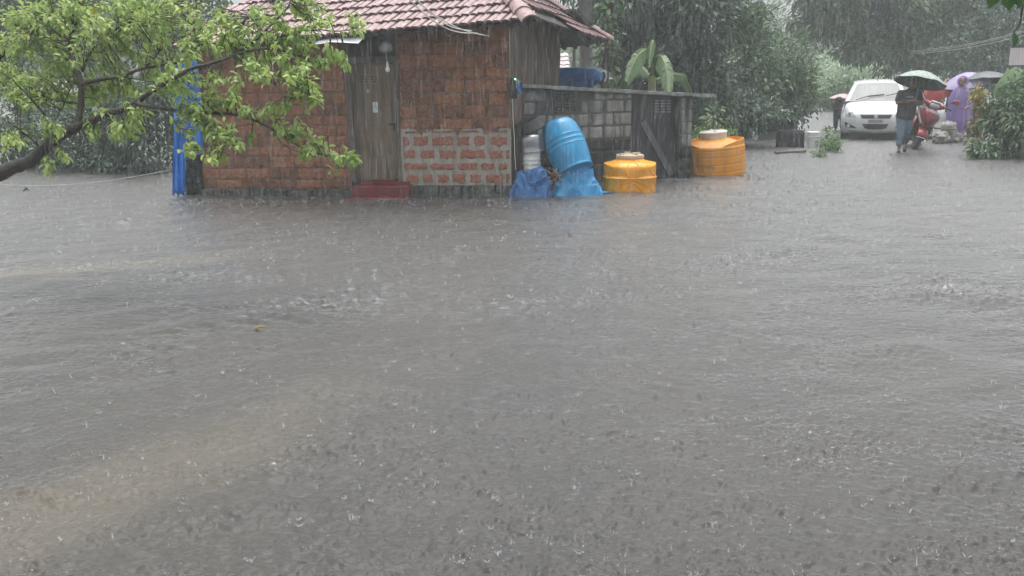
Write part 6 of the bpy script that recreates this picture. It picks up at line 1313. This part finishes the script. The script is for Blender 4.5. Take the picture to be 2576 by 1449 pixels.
def drips():
    rng = np.random.default_rng(31); T, B, Rr = [], [], []
    def column(p, z1, dens=.5):
        z = p.z
        while z > z1:
            l = rng.uniform(.08, .34)
            if rng.random() < dens: T.append((p.x + rng.normal(0, .004), p.y + rng.normal(0, .01), z)); B.append((p.x + rng.normal(0, .006), p.y + rng.normal(0, .012), max(z - l, z1))); Rr.append(rng.uniform(.0016, .0034))
            z -= l + rng.uniform(.01, .12)
    E0, E1, E2 = HS['E0'], HS['E1'], HS['E2']
    n = int(HS['eL'] / .115)
    for i in range(n): column(E0.lerp(E1, (i + .5) / n) - HS['t'] * .02 + UP * .02, .0, .55 if rng.random() < .8 else .9)
    for i in range(30): column(E1.lerp(E2, i / 30) - UP * .02, .4, .4)
    for c0, c1, n_, z1 in (((1622, 224), (1640, 226), 9, .25), ((1788, 240), (1802, 241), 12, .02), ((1560, 218), (1720, 232), 14, .5)):
        for i in range(n_):
            f = i / (n_ - 1); q = S(c0[0] + (c1[0] - c0[0]) * f, c0[1] + (c1[1] - c0[1]) * f, .15); column(SP(q[0], q[1], .155), z1, .85)
    for f in np.linspace(.05, .95, 8): column(P(902 - 120 * f, 110 + 8 * f, Chse.y - .55), .1, .3)
    threads('eave_drips', T, B, Rr, water_white('running_rain_water', .12, (.7, .73, .74)))
drips()
def splashes():
    rng = np.random.default_rng(55); V = []; F = []; nv = 0
    def spike(p, d, l, r):
        nonlocal nv
        d = d / np.linalg.norm(d); a = np.cross(d, [.3, .8, .5]); a /= np.linalg.norm(a); b = np.cross(d, a)
        for k in range(3): V.append(p + (a * math.cos(2.1 * k) + b * math.sin(2.1 * k)) * r)
        V.append(p + d * l); F.extend([(nv, nv + 1, nv + 3), (nv + 1, nv + 2, nv + 3), (nv + 2, nv, nv + 3)]); nv += 4
    def bead(p, r):
        nonlocal nv
        for q in ((1, 0, 0), (-1, 0, 0), (0, 1, 0), (0, -1, 0), (0, 0, 1), (0, 0, -1)): V.append(p + np.array(q) * r)
        F.extend([(nv + a, nv + b, nv + c) for a, b, c in ((0, 2, 4), (2, 1, 4), (1, 3, 4), (3, 0, 4), (2, 0, 5), (1, 2, 5), (3, 1, 5), (0, 3, 5))]); nv += 6
    def splash(x, y, s, z=.012):
        p = np.array([x, y, z]); k = rng.integers(0, 3)
        if k == 0:
            for a in rng.uniform(0, 6.28, rng.integers(3, 7)): d = np.array([math.cos(a) * .8, math.sin(a) * .8, rng.uniform(.5, 1.5)]); spike(p + d * [1, 1, 0] * s * .35, d, s * rng.uniform(.5, 1.4), s * .11)
        elif k == 1: spike(p, np.array([rng.normal(0, .15), rng.normal(0, .15), 1]), s * rng.uniform(1, 2.2), s * .16)
        for _ in range(rng.integers(1, 4)): bead(p + np.array([rng.normal(0, s), rng.normal(0, s), abs(rng.normal(0, s * 1.2)) + s * .1]), s * rng.uniform(.10, .24))
    for _ in range(SPL_N):
        y = CH / (.055 + .62 * rng.random() ** 1.3); x = rng.uniform(-1, 1) * (y * .64 + .3)
        if y > 12.6 and -5 < x < 3 and y < 19: continue
        splash(x, y, rng.uniform(.3, 1) ** 3.5 * .020 * (1 + .045 * y))
    for _ in range(SPL_FAR):
        y = math.sqrt(rng.uniform(7 ** 2, 32 ** 2)); x = rng.uniform(-1, 1) * (y * .64 + .3)
        if 12.4 < y < 19 and -5 < x < 3.6: continue
        splash(x, y, rng.uniform(.4, 1) ** 2 * .032)
    for _ in range(1500):                       # run-off from the eaves beats the water along the house front
        u = rng.uniform(HS['uL'] - .5, .1); q = HP(u, 0, max(.1, .60 + rng.normal(0, .26)) - .06 * u); splash(q.x, q.y, rng.uniform(.3, 1) ** 1.5 * .030)
    for _ in range(420):
        u = rng.uniform(.3, 3.3); q = SP(u, 0, .17 + abs(rng.normal(0, .12))); splash(q.x, q.y, rng.uniform(.4, 1) * .026)
    tag(np_mesh('rain_splashes', np.array(V), np.array(F), water_white('splash_water', .40, (.72, .74, .74))), kind='stuff')
    # foam flecks drifting in thin lines with the current
    b = MB(); rg = random.Random(4)
    for (x0, y0, x1, y1, n) in ((0, 782, 290, 700, 70), (300, 868, 640, 822, 14), (640, 800, 1150, 662, 30), (600, 640, 700, 600, 12), (0, 1240, 120, 1225, 6)):
        for _ in range(n):
            f = rg.random(); g = G(x0 + (x1 - x0) * f + rg.gauss(0, 5), y0 + (y1 - y0) * f + rg.gauss(0, 3)); s = rg.uniform(.003, .011)
            b.sphere((g.x, g.y, .004), (s * rg.uniform(1, 2.2), s, s * .35), 7, 4)
    tag(b.build('foam_flecks', water_white('pale_foam', .55, (.62, .60, .54))), kind='stuff')
SPL_N = 4200; SPL_FAR = 16000
splashes()
# ------------------------------------------------------------------ rain haze
def haze():
    m = bpy.data.materials.new('rain_haze'); m.use_nodes = True; t = m.node_tree; t.nodes.clear()
    v = t.nodes.new('ShaderNodeVolumePrincipled'); v.inputs['Color'].default_value = (.90, .97, .955, 1); v.inputs['Density'].default_value = HAZE; v.inputs['Anisotropy'].default_value = .1
    o = t.nodes.new('ShaderNodeOutputMaterial'); t.links.new(v.outputs[0], o.inputs['Volume'])
    b = MB(); b.box((0, 62, 8.0), (150, 160, 19)); tag(b.build('haze', m, smooth=False), kind='stuff')
HAZE = .0037
haze()
